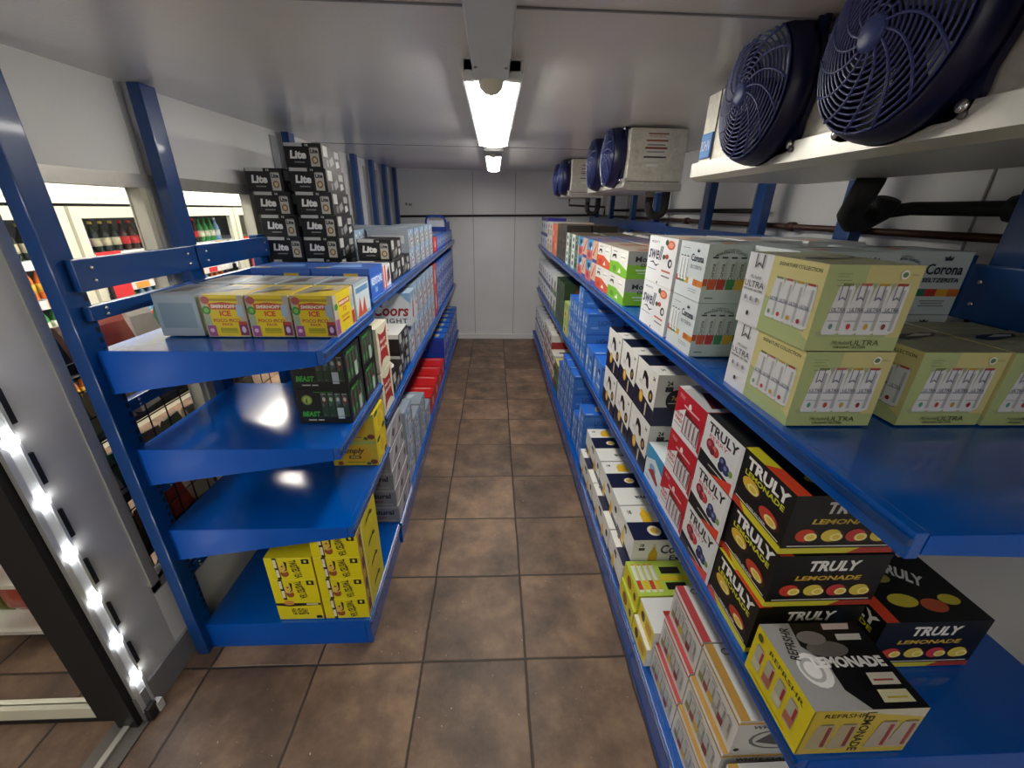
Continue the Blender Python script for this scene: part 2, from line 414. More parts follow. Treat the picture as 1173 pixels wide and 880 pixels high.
pipe('insulated_pipe', [(1.36, .1, 1.775), (1.36, 1.30, 1.775), (1.33, 1.37, 1.775), (1.27, 1.39, 1.765)], .02, RUB, 'thick black insulated pipe high on the right wall', [(1.36, 1.10, 1.775)])
pipe('black_pipe', [(1.36, 2.2, 1.765), (1.36, 5.0, 1.765)], .012, RUB, 'black pipe along the right wall below the middle cooling unit', ())
def utrap(loc, r, w, dz, label):
    t = empty('drain_trap', loc); m = MB(); pts = [(0, 0, .0)]
    pts += [(0, 0, -dz*.6)]
    for k in range(9):
        a = PI+PI*k/8; pts.append((w/2+w/2*math.cos(a), 0, -dz*.6+w/2*math.sin(a)))
    pts += [(w, 0, -dz*.1), (w, 0, .0)]
    m.tube(pts, r, RUB, 12); m.build('hose', t)
    m = MB(); m.tube([(0, 0, -.035), (0, 0, .0)], r*1.15, M('#77736c', rough=.5, metal=.4), 12); m.build('fitting', t)
    tag(t, label, 'pipe', )
utrap((.86, 2.46, 1.862), .022, .09, .14, 'black curved drain pipe under the middle cooling unit')
utrap((.86, 4.1, 1.862), .020, .10, .14, 'black curved drain pipe under the farthest cooling unit')
pipe('thin_pipe', [(.74, 4.4, 1.86), (.74, 4.4, 1.80), (1.1, 4.4, 1.79), (1.1, 4.4, 1.72)], .009, RUB, 'thin bent black pipe under the farthest cooling unit')
m = MB(); m.box(-1.14, -1.12, YB-.02, YB-.001, 1.78, 1.81, M('#6f7072')); m.box(-1.10, -1.06, YB-.015, YB-.001, 1.775, 1.805, M('#9b9c9e')); m.box(-1.095, -1.09, YB-.02, YB-.015, 1.775, 1.79, DARK)
tag(m.build('wall_bracket'), 'tiny grey bracket on the back wall above the left shelf', 'bracket')

# ================================================================== SHELVING
def post(x, y, z1, label, side, w=.045, d=.075):
    t = empty('upright_post', (x, y, 0)); m = MB(); m.box(-w/2, w/2, -d/2, d/2, 0, z1, BLUEP, .004); sx = -side*(w/2)
    n = int((min(z1, 1.62)-.2)/.032)
    for k in range(n):
        for dy in (.026,):
            z = .2+k*.032; a = sx-side*.0005
            m.poly([(a, dy-.006, z), (a, dy+.006, z), (a, dy+.006, z+.018), (a, dy-.006, z+.018)], DARK)
    m.build('column', t)
    tag(t, label, 'shelf post', 'upright posts of the blue shelving'); return t
LP = [(1.235, 2.13), (1.765, 2.13), (2.30, 1.61), (2.87, 2.15), (4.11, 2.17), (4.67, 2.18), (5.19, 2.19), (5.71, 2.2)]
LN = ['nearest tall blue post, at the front end of the left shelving', 'second tall blue post from the camera on the left wall', 'short blue post where the left back rails end',
      'tall blue post on the left rising behind the black carton tower', 'first of the four far blue posts on the left wall', 'second of the four far blue posts on the left wall', 'third of the four far blue posts on the left wall', 'farthest blue post on the left, by the back wall']
for (y, z), l in zip(LP, LN): post(-1.225, y, min(z, cz(y)-.004), l, -1)
RPy = [.46, 1.01, 1.56, 2.12, 2.67, 3.52, 4.13, 4.9, 5.6]
RN = ['blue post at the near end of the right shelving', 'blue post on the right beside the blue end bracket', 'blue post under the near cooling unit beside the big drain pipe', 'blue post on the right wall under the near cooling unit, second visible',
      'blue post below the far corner of the near cooling unit', 'blue post on the right below the middle cooling unit', 'blue post on the right just past the middle cooling unit', 'blue post on the right below the far cooling unit', 'blue post on the right by the back wall']
for y, l in zip(RPy, RN): post(1.30, y, cz(y)-.004, l, 1)
def rail(name, side, x, y0, y1, z0, z1, label):
    t = empty(name, (x, y0, z0)); m = MB(); m.box(-.012, .012, 0, y1-y0, 0, z1-z0, BLUEP, .003)
    m.build('board', t)
    for yy in (.05, y1-y0-.05):
        for zz in ((z1-z0)*.3, (z1-z0)*.7):
            m = MB(); m.lathe([(.006, 0), (.006, -side*.004), (.003, -side*.006)], CHROME, c=(-side*.012, yy, zz), axis='x', n=8); m.build('bolt', t)
    tag(t, label, 'rail'); return t
rail('back_rail', -1, -1.19, 1.235, 1.745, 1.51, 1.60, 'wide blue back rail on the left, near bay, upper')
rail('back_rail', -1, -1.19, 1.755, 2.32, 1.51, 1.60, 'wide blue back rail on the left, second bay, upper')
rail('back_rail', -1, -1.19, 1.235, 1.745, 1.425, 1.468, 'narrow blue back rail on the left, near bay, lower')
rail('back_rail', -1, -1.19, 1.755, 2.32, 1.425, 1.468, 'narrow blue back rail on the left, second bay, lower')
for z in (1.19, 1.10, .85, .76, .5, .36):
    rail('back_rail', -1, -1.235, 1.28, 1.72, z, z+.04, {1.19: 'blue cross rail just under the near left top shelf', 1.10: 'blue cross rail above the second left shelf', .85: 'blue cross rail above the third left shelf', .76: 'blue cross rail low above the third left shelf', .5: 'blue cross rail under the third left shelf', .36: 'blue cross rail above the left bottom shelf'}[z])
rail('back_rail', 1, 1.27, .43, 1.08, 1.50, 1.64, 'deep blue end bracket rail at the near right shelf')
rail('back_rail', 1, 1.27, 1.08, 3.2, 1.58, 1.66, 'blue back rail on the right behind the white cartons')
rail('back_rail', 1, 1.27, 3.2, 5.8, 1.60, 1.68, 'blue back rail on the right toward the back wall')

def shelf(side, xf, xb, y0, y1, z, label, th0=.045, th1=.145, kick=False, near_end=True):
    """deck with folded front lip and tapered end brackets"""
    t = empty('store_shelf', (side*xf, y0, z)); W_ = (xb-xf)*side; L = y1-y0
    m = MB(); x0, x1 = sorted((0.004*side, W_)); m.box(x0, x1, 0.002, L-.002, -.018, 0, BLUE); m.build('deck', t)
    m = MB(); h = z if kick else .045
    a, b = sorted((0, .022*side)); m.box(a, b, 0, L, -h+ (0.0 if kick else 0), .004, BLUE, .003)
    a, b = sorted((-.006*side, .004*side)); m.box(a, b, 0, L, -.020, -.006, BLUEP, .002)
    m.build('front_lip', t)
    for k, yy in enumerate((0, L-.006)):
        m = MB()
        xi = .023*side
        if kick: pl = [(xi, -z), (W_, -z), (W_, -.001), (xi, -.001)]
        else: pl = [(xi, -th0-.002), (W_, -th1), (W_, -.001), (xi, -.001)]
        m.prism(pl, 'y', yy, yy+.006, BLUEB); m.build('end_bracket', t)
    tag(t, label, 'shelf', 'blue metal shelves on the %s' % ('left' if side < 0 else 'right')); return t
shelf(-1, .53, 1.205, 1.23, 1.81, 1.335, 'blue top shelf of the near left bay, holding the yellow fruit drink cartons')
shelf(-1, .53, 1.205, 1.23, 1.81, .985, 'second blue shelf of the near left bay, holding black and green cartons')
shelf(-1, .53, 1.205, 1.23, 1.81, .640, 'third blue shelf of the near left bay, nearly empty, yellow cartons at its far corner')
shelf(-1, .525, 1.205, 1.23, 1.81, .135, 'blue bottom shelf of the near left bay under the yellow tea cartons', kick=True)
LB = [1.815, 2.9, 4.1, 5.81]; LBN = ['second', 'third', 'farthest']
for i in range(3):
    shelf(-1, .53, 1.205, LB[i], LB[i+1], 1.372, 'blue top shelf of the %s left bay' % LBN[i])
    shelf(-1, .53, 1.205, LB[i], LB[i+1], .80, 'blue middle shelf of the %s left bay' % LBN[i])
    shelf(-1, .515, 1.205, LB[i], LB[i+1], .135, 'blue bottom shelf of the %s left bay' % LBN[i], kick=True)
RB = [.43, 1.10, 2.4, 4.1, 5.81]; RBN = ['nearest', 'second', 'third', 'farthest']
for i in range(4):
    shelf(1, .60, 1.28, RB[i], RB[i+1], 1.332, 'blue top shelf of the %s right bay' % RBN[i], th0=.035, th1=.07)
    shelf(1, .60, 1.28, RB[i], RB[i+1], .757, 'blue middle shelf of the %s right bay' % RBN[i], th0=.035, th1=.07)
    shelf(1, .565, 1.28, RB[i], RB[i+1], .135, 'blue bottom shelf of the %s right bay' % RBN[i], kick=True)

# ================================================================== LIGHT FIXTURES
def fixture(y0, y1, w, label, x=-.005, emit=True):
    zc = cz((y0+y1)/2); t = empty('ceiling_light', (x, y0, zc)); L = y1-y0
    m = MB(); m.box(-w/2-.006, w/2+.006, -.0, L, -.045, -.004, M('#cfd2d4', rough=.4), .006); m.build('housing', t)
    m = MB(); n = 10; pr = [(-w/2, -.03)]+[(-w/2*math.cos(PI*k/n)*.98, -.032-.035*math.sin(PI*k/n)**.6) for k in range(n+1)]+[(w/2, -.03)]
    m.prism(pr, 'y', .03, L-.03, LENS); m.build('diffuser', t)
    for yy in (0, L-.03):
        m = MB(); m.box(-w/2-.002, w/2+.002, yy, yy+.03, -.06, -.01, M('#d9dddf', rough=.3), .006); m.build('end_cap', t)
    tag(t, label, 'ceiling light'); return t
fixture(1.36, 2.68, .162, 'long bright vapour proof ceiling light, nearer of the two')
fixture(3.0, 4.75, .12, 'far bright ceiling light near the back wall')
fixture(-1.7, -.3, .15, 'added unseen ceiling light behind the camera')  # added fixture out of view, brightens the carton faces toward the camera
t = empty('junction_box', (-.008, .75, cz(1))); m = MB(); m.box(-.046, .046, .1, .56, -.055, 0, M('#c6cdcf', rough=.45), .004); m.build('cover', t)
m = MB()
for x in (-.037, .037): m.lathe([(.004, 0), (.004, -.003)], M('#8e9294', metal=.5), c=(x, .45, -.055), n=8)
m.build('screw', t); tag(t, 'pale grey flat metal box on the ceiling before the bright light', 'box')
t = empty('motion_sensor', (-.008, 1.325, cz(1.3)-.03)); m = MB(); m.lathe([(.034, .0), (.034, -.03), (.030, -.045), (.018, -.056), (.004, -.060)], M('#d8d6c4', rough=.35), n=20); m.build('dome', t)
m = MB(); m.lathe([(.038, 0.01), (.038, -.012), (.034, -.014)], PLAST, n=20); m.build('ring', t); tag(t, 'small round cream dome at the near end of the bright ceiling light', 'sensor')
t = empty('fixture_connector', (-.005, 2.86, cz(2.86))); m = MB(); m.box(-.058, .058, -.15, .12, -.092, 0, M('#8f8f8c', rough=.5), .008); m.build('cover', t); tag(t, 'grey connector box between the two ceiling lights', 'box')
m = MB(); m.lathe([(.022, 0), (.020, -.012), (.006, -.018)], M('#d8d6c4'), c=(0, .0, -.092), n=14); m.build('knob', t)

# ================================================================== COOLING UNITS
def fan(parent, y, z, x, R, k):
    f = MB(); n = 32
    # base plate of the shroud with four ears, and a domed ring
    pts = []
    for i in range(48):
        a = 2*PI*i/48; r = R*1.0+R*.17*max(0, math.cos(4*(a-PI/4)))**3; pts.append((y+r*math.cos(a), z+r*math.sin(a)))
    inner = [(y+R*.9*math.cos(2*PI*i/48), z+R*.9*math.sin(2*PI*i/48)) for i in range(48)]
    V = [(x, p[0], p[1]) for p in pts]+[(x-.012, p[0], p[1]) for p in pts]+[(x-.012, p[0], p[1]) for p in inner]
    Fs = []
    for i in range(48):
        j = (i+1) % 48; Fs += [[i, j, 48+j, 48+i], [48+i, 48+j, 96+j, 96+i]]
    f.mesh(V, Fs, NAVY)
    f.lathe([(R*.985, 0), (R*.985, -.03), (R*.93, -.055), (R*.88, -.062), (R*.86, -.055), (R*.9, -.02), (R*.9, 0)], NAVY, c=(x, y, z), axis='x', n=40)
    sh = f.build('fan_shroud', parent)
    g = MB()
    def prof(r): return -.058-.028*(1-(r/R)**2)
    nr = 13
    for i in range(nr):
        r = R*(.16+.72*i/(nr-1)); m_ = GUARD
        pts = [(x+prof(r), y+r*math.cos(2*PI*q/32), z+r*math.sin(2*PI*q/32)) for q in range(33)]
        g.tube(pts, .0022, m_, 5, caps=False)
    for q in range(14):
        pts = []
        for s_ in range(9):
            r = R*(.1+.79*s_/8); a = 2*PI*q/14+.9*(s_/8); pts.append((x+prof(r)-.001, y+r*math.cos(a), z+r*math.sin(a)))
        g.tube(pts, .0026, GUARD, 5)
    g.lathe([(R*.16, 0), (R*.16, -.006), (R*.12, -.01)], M('#3c4a86', rough=.4), c=(x+prof(0)+.002, y, z), axis='x', n=20)
    g.build('guard', sh)
    b = MB()
    b.lathe([(R*.22, -.01), (R*.22, -.045), (R*.15, -.05)], DARK, c=(x, y, z), axis='x', n=20)
    for q in range(5):
        a0 = 2*PI*q/5
        P_ = lambda r, a, dx: (x-.015+dx, y+r*math.cos(a), z+r*math.sin(a))
        v = [P_(R*.2, a0-.2, -.01), P_(R*.86, a0-.25, -.018), P_(R*.86, a0+.45, .012), P_(R*.2, a0+.4, .01)]
        v2 = [(p[0]+.003, p[1], p[2]) for p in v]
        b.mesh(v+v2, [(0, 1, 2, 3), (7, 6, 5, 4), (0, 4, 5, 1), (1, 5, 6, 2), (2, 6, 7, 3), (3, 7, 4, 0)], M('#8d9094', metal=.6, rough=.35))
    b.build('blade', sh)
    for a in (PI/4, 3*PI/4, 5*PI/4, 7*PI/4):
        bo = MB(); bo.lathe([(.009, -.011), (.009, -.017), (.004, -.019)], CHROME, c=(x, y+R*1.09*math.cos(a), z+R*1.09*math.sin(a)), axis='x', n=10); bo.build('bolt', sh)
def cooler(y0, y1, xf, xb, z0, fans, label, R=.15, badge=False, panel=True):
    t = empty('cooling_unit', (0, 0, 0)); m = MB(); zt = cz(y0)-.012
    # box with round openings is suggested by dark discs behind the guards
    m.box(xf, xb, y0, y1, z0+.02, zt, STEEL, .004); m.build('casing', t)
    m = MB(); m.prism([(xf-.014, z0+.045), (xf-.014, z0+.004), (xf+.01, z0-.008), (xb, z0-.008), (xb, z0+.022), (xf, z0+.022), (xf, z0+.045)], 'y', y0-.012, y1+.012, ALU); m.build('drain_pan', t)
    for k, y in enumerate(fans):
        b = MB(); b.lathe([(R*.9, 0), (R*.9, -.003)], DARK, c=(xf, y, z0+.155), axis='x', n=32); b.build('opening', t)
        fan(t, y, z0+.155, xf-.002, R, k)
    m = MB()
    for yy in [y0+.03+i*.18 for i in range(int((y1-y0)/.18))]:
        m.lathe([(.006, 0), (.006, -.004)], M('#777777', metal=.6), c=(xf-.014, yy, z0+.028), axis='x', n=8)
    m.build('screw', t)
    m = MB()
    m.box(xf-.003, xf, y1-.085, y1-.083, z0+.045, zt, M('#6f6f6b')) if badge else m.box(xf+.002, xb-.01, y0-.002, y0, z0+.03, z0+.034, M('#55554f'))
    m.build('seam', t)
    for yy in (y0+.08, y1-.08):
        h = MB(); h.box(xf+.06, xf+.10, yy-.015, yy+.015, zt-.002, cz(yy), M('#8a8a86', metal=.5)); h.build('hanger', t)
    if panel:
        m = MB(); W = xb-xf
        o = ((xf+xb)/2, y0+.0, z0)
        paint(m, 'S', W, .006, .3, [('r', .26, .40, .68, .84, '#c9c9c4'), ('r', .30, .80, .66, .82, '#8a4a35'), ('r', .28, .70, .66, .725, '#8a4a35'), ('r', .27, .59, .66, .62, '#7c3a2a'), ('r', .30, .64, .62, .66, '#777777'),
                                     ('r', .30, .54, .62, .56, '#888888'), ('r', .26, .46, .66, .485, '#333333'), ('r', .32, .33, .52, .375, '#dcdcd6'), ('t', 'WARNING', .47, .775, .3, .03, '#c05030')], origin=o, base=3)
        m.build('warning_label', t)
    if badge:
        m = MB(); y = y1-.045; z = z0+.09
        m.box(xf-.006, xf, y-.035, y+.033, z-.035, z+.035, M('#2e6fc0', rough=.3), .002)
        V, Fc, w_, h_ = text2d('BOHN', .01)
        m.mesh([(xf-.0075, y-(px*.056/w_), z+py*.03/h_) for px, py in V], Fc, M('#d5e6fb'))
        m.poly([(xf-.0068, y+.03, z-.031), (xf-.0068, y-.031, z-.031), (xf-.0068, y-.031, z+.031), (xf-.0068, y+.03, z+.031)], M('#4e9be6'))
        m.build('maker_badge', t)
    tag(t, label, 'cooling unit', 'ceiling cooling units on the right')
cooler(-.1, 1.50, .67, 1.06, 1.855, [.405, .77, 1.135], 'nearest ceiling cooling unit with large round navy fans and blue badge', badge=True, panel=False)
cooler(2.30, 3.15, .67, .955, 1.862, [2.48, 2.86], 'middle ceiling cooling unit with two navy fans and a warning label')
cooler(3.95, 4.7, .67, .96, 1.87, [4.13, 4.48], 'farthest ceiling cooling unit, small, past the middle one')
m = MB(); m.tube([(.70, 1.42, 2.115), (.69, 1.45, 2.09), (.685, 1.42, 2.105), (.69, 1.36, 2.10), (.70, 1.3, 2.112)], .0035, RUB, 6); tag(m.build('hanging_wire'), 'short black wire loop at the top of the near cooling unit', 'wire')

# ================================================================== CARTONS
W_ = '#e9ecec'
# --- pale green/yellow organic seltzer, four printed cans
def ultra_s():
    it = [('r', 0, 0, 1, 1, '#b3c287'), ('p', [(.5, 0), (1, 0), (1, 1), (.42, 1), (.42, .8), (.5, .6)], '#d3cc8c'), ('r', 0, 0, 1, .17, '#b4c386')]
    it += [('p', [(.06, .22), (.1, .17), (.84, .17), (.86, .25), (.86, .8), (.18, .8), (.18, .3)], '#a9b487')]
    it += cans(.12, .2, 4, .17, .6, .02, '#e4e6ea', ('#7d8f4b', '#c06a5a', '#c9a23c', '#b04a3a'), lean=.05)
    for i in range(4):
        u = .12+i*.19; it += [('r', u+.01, .46, u+.19, .475, '#9aa0b5'), ('t', 'ULTRA', u+.11, .5, .15, .045, '#3f4663'), ('e', u+.08, .3, .022, .035, ('#5f9f94', '#c23b3b', '#cfa53a', '#8f3535')[i]), ('r', u+.02, .36, u+.17, .37, '#a9aebf'), ('p', [(u+.07, .6), (u+.11, .63), (u+.15, .6), (u+.15, .78), (u+.14, .78), (u+.14, .625), (u+.11, .65), (u+.08, .625), (u+.08, .78), (u+.07, .78)], '#7a7f97')]
    it += [('t', 'Michelob', .36, .105, .2, .045, '#4d5a3c', {'s': .4}), ('t', 'ULTRA', .63, .105, .32, .065, '#38452f'), ('t', 'ORGANIC SELTZER', .48, .05, .36, .028, '#38452f', {'b': .02}),
           ('e', .8, .9, .045, .05, '#f2f2e8'), ('e', .8, .9, .03, .03, '#5f7f52'), ('t', 'USDA', .9, .9, .08, .02, '#8a8657'), ('r', .1, .9, .25, .905, '#6f7f4f'), ('r', .1, .87, .22, .875, '#6f7f4f'), ('r', .1, .83, .26, .835, '#6f7f4f'), ('r', .12, .77, .27, .775, '#6f7f4f')]
    return it
def ultra_w():
    it = [('r', .0, 0, .36, 1, '#e9eaec'), ('p', [(.36, 0), (1, 0), (1, 1), (.36, 1)], '#d8cf8c'), ('p', [(.36, 0), (1, 0), (1, .12), (.72, .3), (.36, .5)], '#b5c387')]
    it += [('t', 'SIGNATURE COLLECTION', .7, .92, .5, .045, '#4b4c2c', {'b': .02})]
    it += [('p', [(.41, .25), (.44, .2), (.93, .2), (.95, .28), (.95, .76), (.46, .76)], '#aab389')]
    it += cans(.42, .22, 4, .12, .54, .008, '#e2e5e8', ('#7d8f4b', '#c06a5a', '#c9a23c', '#b04a3a'), lean=.03)
    for i in range(4): it += [('r', .43+i*.128, .45, .55+i*.128, .46, '#9aa0b5'), ('t', 'ULTRA', .5+i*.128, .48, .1, .04, '#3f4663'), ('e', .47+i*.128, .3, .02, .03, ('#7fa07a', '#c23b3b', '#cfa53a', '#a83535')[i])]
    it += [('p', [(.13, .8), (.16, .83), (.19, .86), (.22, .83), (.25, .8), (.25, .99), (.235, .99), (.235, .83), (.19, .885), (.145, .83), (.145, .99), (.13, .99)], '#30313a'),
           ('t', 'Michelob', .18, .68, .17, .05, '#555a66', {'s': .4}), ('t', 'ULTRA', .18, .58, .30, .085, '#26282e'), ('t', 'ORGANIC SELTZER', .18, .5, .30, .03, '#26282e', {'b': .02}),
           ('e', .09, .38, .02, .035, '#9a9da6'), ('e', .18, .38, .02, .035, '#9a9da6'), ('e', .27, .38, .02, .035, '#9a9da6'), ('r', .05, .32, .32, .325, '#b4b6bd'), ('e', .18, .17, .02, .035, '#3b3d44')]
    return it
product('seltzer_green', .184, .252, .165, '#b9c48c', {'S': ultra_s(), 'W': ultra_w(), 'T': [('r', 0, 0, 1, 1, '#a9aa88'), ('r', 0, .45, 1, .55, '#8c8c74'), ('r', .35, .0, .37, 1, '#8f8f78'), ('r', .1, .75, .9, .78, '#c9c7a8')]},
        [('carry_handle', 'T', [('p', [(.12, .40), (.25, .34), (.75, .46), (.9, .56), (.75, .58), (.3, .5)], '#17181a'), ('p', [(.35, .44), (.72, .48), (.82, .54), (.6, .54)], '#c9cbc6')])])
# --- pale blue hard seltzer limeade
def cor_band(u0, u1, v0, v1, cs):
    n = len(cs); return [('r', u0+(u1-u0)*i/n, v0, u0+(u1-u0)*(i+1)/n, v1, c) for i, c in enumerate(cs)]
def cor_s():
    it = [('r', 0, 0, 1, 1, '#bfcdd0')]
    it += cor_band(0, 1, .30, .42, ['#c9583a', '#b93434', '#3f8a55', '#d8b23a', '#2f7a57', '#b93434', '#d8a63a', '#c9702e'])
    it += cans(.05, .22, 4, .095, .58, .012, '#c9d3d6', ('#333b44',), text='Corona', tc='#1c2430')
    it += [('r', .055+i*.107, .24, .145+i*.107, .42, ('#c9583a', '#b93434', '#3f8a55', '#d8b23a')[i]) for i in range(4)]
    it += [('t', 'AUTHENTIC', .27, .89, .2, .03, '#2c3640', {'arc': .03}), ('t', 'MARGARITA CLASSIC', .27, .82, .36, .04, '#2c3640', {'arc': .06, 'b': .02}), ('r', .05, .08, .15, .10, '#59636c'),
           ('t', 'Corona', .74, .73, .4, .17, '#1b2533', {'b': .02}), ('t', 'SELTZERITA', .74, .56, .4, .07, '#27323f', {'b': .03}), ('p', [(.7, .86), (.69, .93), (.72, .9), (.74, .94), (.76, .9), (.79, .93), (.78, .86)], '#27323f'),
           ('r', .6, .22, .88, .235, '#66727c'), ('r', .62, .18, .86, .195, '#66727c'), ('r', .6, .14, .88, .155, '#66727c')]
    return it
def cor_w():
    it = [('r', 0, 0, 1, 1, '#d7e0e2')]
    it += cor_band(0, 1, .26, .37, ['#c23b3b', '#3f8a55', '#d8b23a', '#dfe6e8', '#c9702e', '#df8b2e'])
    it += cans(.06, .3, 3, .1, .45, .02, '#eef2f3', ('#333b44',), dark='#9aa4a8')
    it += [('t', 'Corona', .7, .74, .44, .13, '#2a3542', {'b': .02}), ('t', 'SELTZERITA', .7, .58, .4, .06, '#44505c'), ('p', [(.66, .84), (.65, .9), (.68, .87), (.7, .91), (.72, .87), (.75, .9), (.74, .84)], '#27323f'),
           ('r', .55, .18, .85, .19, '#7d868d'), ('r', .55, .14, .85, .15, '#7d868d'), ('r', .1, .88, .4, .89, '#7d868d')]
    return it
product('seltzer_pale', .256, .184, .166, '#c6d2d4', {'S': cor_s(), 'W': cor_w(), 'T': [('r', 0, 0, 1, 1, '#a9b4b6'), ('p', [(.2, .1), (.4, .2), (.5, .45), (.3, .5)], '#b07a5a'), ('r', 0, .48, 1, .52, '#808a8c')]},
        [('carry_handle', 'T', [('p', [(.3, .62), (.7, .62), (.75, .75), (.25, .75)], '#1c2023')])])
# --- swell
product('swell', .2, .265, .166, '#e7e9ea', {'W': [('r', 0, 0, 1, 1, '#eceeef'), ('t', 'MIGHTY', .25, .88, .3, .05, '#5a5f78', {'b': .02, 'sp': 1.3}), ('t', 'swell', .3, .66, .52, .3, '#1e2346', {'s': .25, 'b': .02}), ('p', [(.1, .42), (.25, .47), (.35, .40), (.5, .44), (.36, .36), (.25, .43)], '#1e2346'),
        ('r', .06, .28, .4, .3, '#a2a6b2'), ('e', .8, .86, .13, .09, '#d2603a'), ('e', .8, .86, .08, .055, '#e8a083'), ('e', .66, .9, .05, .06, '#2f4a2c'),
        ('e', .62, .6, .05, .05, '#2f4a2c'), ('e', .72, .62, .06, .05, '#b5472f'), ('e', .85, .5, .07, .09, '#1d1f24'), ('e', .86, .5, .035, .05, '#e7e9ea'), ('r', .6, .3, .9, .34, '#c46a55'), ('r', .62, .2, .9, .23, '#7a7d84'), ('e', .5, .04, .02, .03, '#2a2f4a')],
        'S': [('t', 'swell', .5, .6, .6, .25, '#1e2346', {'s': .25}), ('e', .8, .85, .1, .08, '#d2603a')], 'T': [('r', 0, 0, 1, 1, '#cfcdc6'), ('p', [(.1, .1), (.5, .2), (.6, .45), (.2, .4)], '#d49a78'), ('r', .45, 0, .5, 1, '#9c9a92')]})
# --- lime / orange can packs with green or orange lower half
def modelo(c1, c2, key, slot=True):
    product(key, .21, .29, .124, '#e9e7e0', {
        'W': [('r', 0, 0, 1, 1, '#e9e8e2'), ('p', [(0, 0), (1, 0), (1, .3), (.5, .5), (0, .45)], c1), ('e', .3, .2, .12, .12, c2), ('p', [(.5, .1), (.62, .3), (.7, .1)], '#e8efe0'), ('e', .75, .75, .12, .13, '#f4f3ee'), ('r', .15, .84, .38, .87, '#55534a'), ('r', .62, .7, .86, .73, '#8d8a80')],
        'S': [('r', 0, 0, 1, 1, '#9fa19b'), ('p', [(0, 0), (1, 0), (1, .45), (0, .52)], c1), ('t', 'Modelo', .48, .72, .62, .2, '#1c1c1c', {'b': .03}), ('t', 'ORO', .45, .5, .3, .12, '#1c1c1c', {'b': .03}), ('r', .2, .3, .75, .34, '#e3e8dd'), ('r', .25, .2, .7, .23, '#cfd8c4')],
        'T': [('r', 0, 0, 1, 1, '#b7ab9b'), ('p', [(.3, .1), (.9, .2), (.8, .5), (.3, .4)], '#a8705a'), ('p', [(.7, .05), (.98, .05), (.98, .25), (.7, .2)], c1)]},
        [('handle_slot', 'W', [('p', [(.12, .62), (.16, .74), (.34, .76), (.38, .62), (.34, .58), (.3, .66), (.18, .66), (.16, .58)], '#111111')])])
modelo('#7fc02c', '#5f9a22', 'lager_lime'); modelo('#e0582a', '#c43a1c', 'lager_orange')
def simple(key, W, D, H, body, aisle='W', art=None, top=None, near=None, parts=()):
    product(key, W, D, H, body, {aisle: art or [], 'T': top or [], 'S': near or []}, parts)
simple('pink_blue', .21, .29, .124, '#d98f86', 'W', [('r', 0, .5, .55, 1, '#4aa3d8'), ('e', .3, .74, .13, .15, '#173a63'), ('r', 0, .0, .55, .5, '#d7776f'), ('e', .25, .25, .14, .16, '#c03850'), ('r', .55, .15, 1, 1, '#e3b79c'), ('p', [(.6, .3), (.9, .9), (.95, .9), (.7, .3)], '#b73a33'), ('r', .6, .0, 1, .16, '#4a5aa8'), ('e', .45, .6, .06, .1, '#f0e9e0')],
       [('r', 0, 0, 1, 1, '#6f7fb0'), ('p', [(.2, .2), (.8, .1), (.9, .7), (.3, .8)], '#a58a94')])
simple('white_green_dark', .21, .26, .124, '#e2e3df', 'W', [('r', .5, 0, 1, 1, '#5f8a74'), ('e', .25, .7, .12, .14, '#35383a'), ('e', .25, .3, .12, .14, '#35383a'), ('e', .75, .7, .1, .16, '#1e2622'), ('e', .75, .3, .1, .16, '#1e2622'), ('e', .75, .72, .04, .06, '#e8eae6')], [('r', 0, 0, 1, 1, '#6c5f52'), ('r', .2, .3, .8, .6, '#8d7c69')])
simple('dark_beer', .21, .26, .15, '#3a3530', 'W', [('r', .1, .1, .9, .9, '#4a443a'), ('e', .5, .5, .25, .3, '#201d1a')], [('r', 0, 0, 1, 1, '#5c4c40'), ('r', .1, .3, .9, .5, '#7a6a55')])
simple('orange_tall', .21, .17, .29, '#d98247', 'W', [('r', 0, 0, 1, 1, '#d57a3f'), ('e', .5, .7, .3, .12, '#c25f2c'), ('r', .15, .2, .85, .4, '#e3a274')], [('r', 0, 0, 1, 1, '#c98a5a')])
simple('coral_tall', .21, .17, .29, '#e0645a', 'W', [('r', 0, 0, 1, 1, '#df5f57'), ('e', .5, .7, .25, .1, '#f0b5a8'), ('e', .5, .3, .3, .12, '#c33b3b')], [('r', 0, 0, 1, 1, '#b06a62')])
simple('white_purple', .21, .21, .166, '#e9eaee', 'W', [('r', 0, .78, 1, 1, '#3d3a9c'), ('r', .1, 0, .3, .78, '#f4f5f8'), ('r', .35, 0, .4, .78, '#b4b6c6'), ('r', .6, 0, .65, .78, '#b4b6c6'), ('e', .5, .45, .18, .14, '#5a58a8')], [('r', 0, 0, 1, 1, '#6a68a8')], [('r', 0, .8, 1, 1, '#3d3a9c'), ('r', .2, .2, .8, .6, '#c9a7b0')])
simple('white_beige', .21, .2, .15, '#dcd9cf', 'W', [('r', .1, .1, .9, .5, '#b7ad95'), ('e', .5, .7, .2, .14, '#8a3a34')], [('r', 0, 0, 1, 1, '#c9c4b6')])

RT = 'right top shelf'; RM = 'right middle shelf'; RBS = 'right bottom shelf'
Z1, Z2, Z3 = 1.335, .76, .138
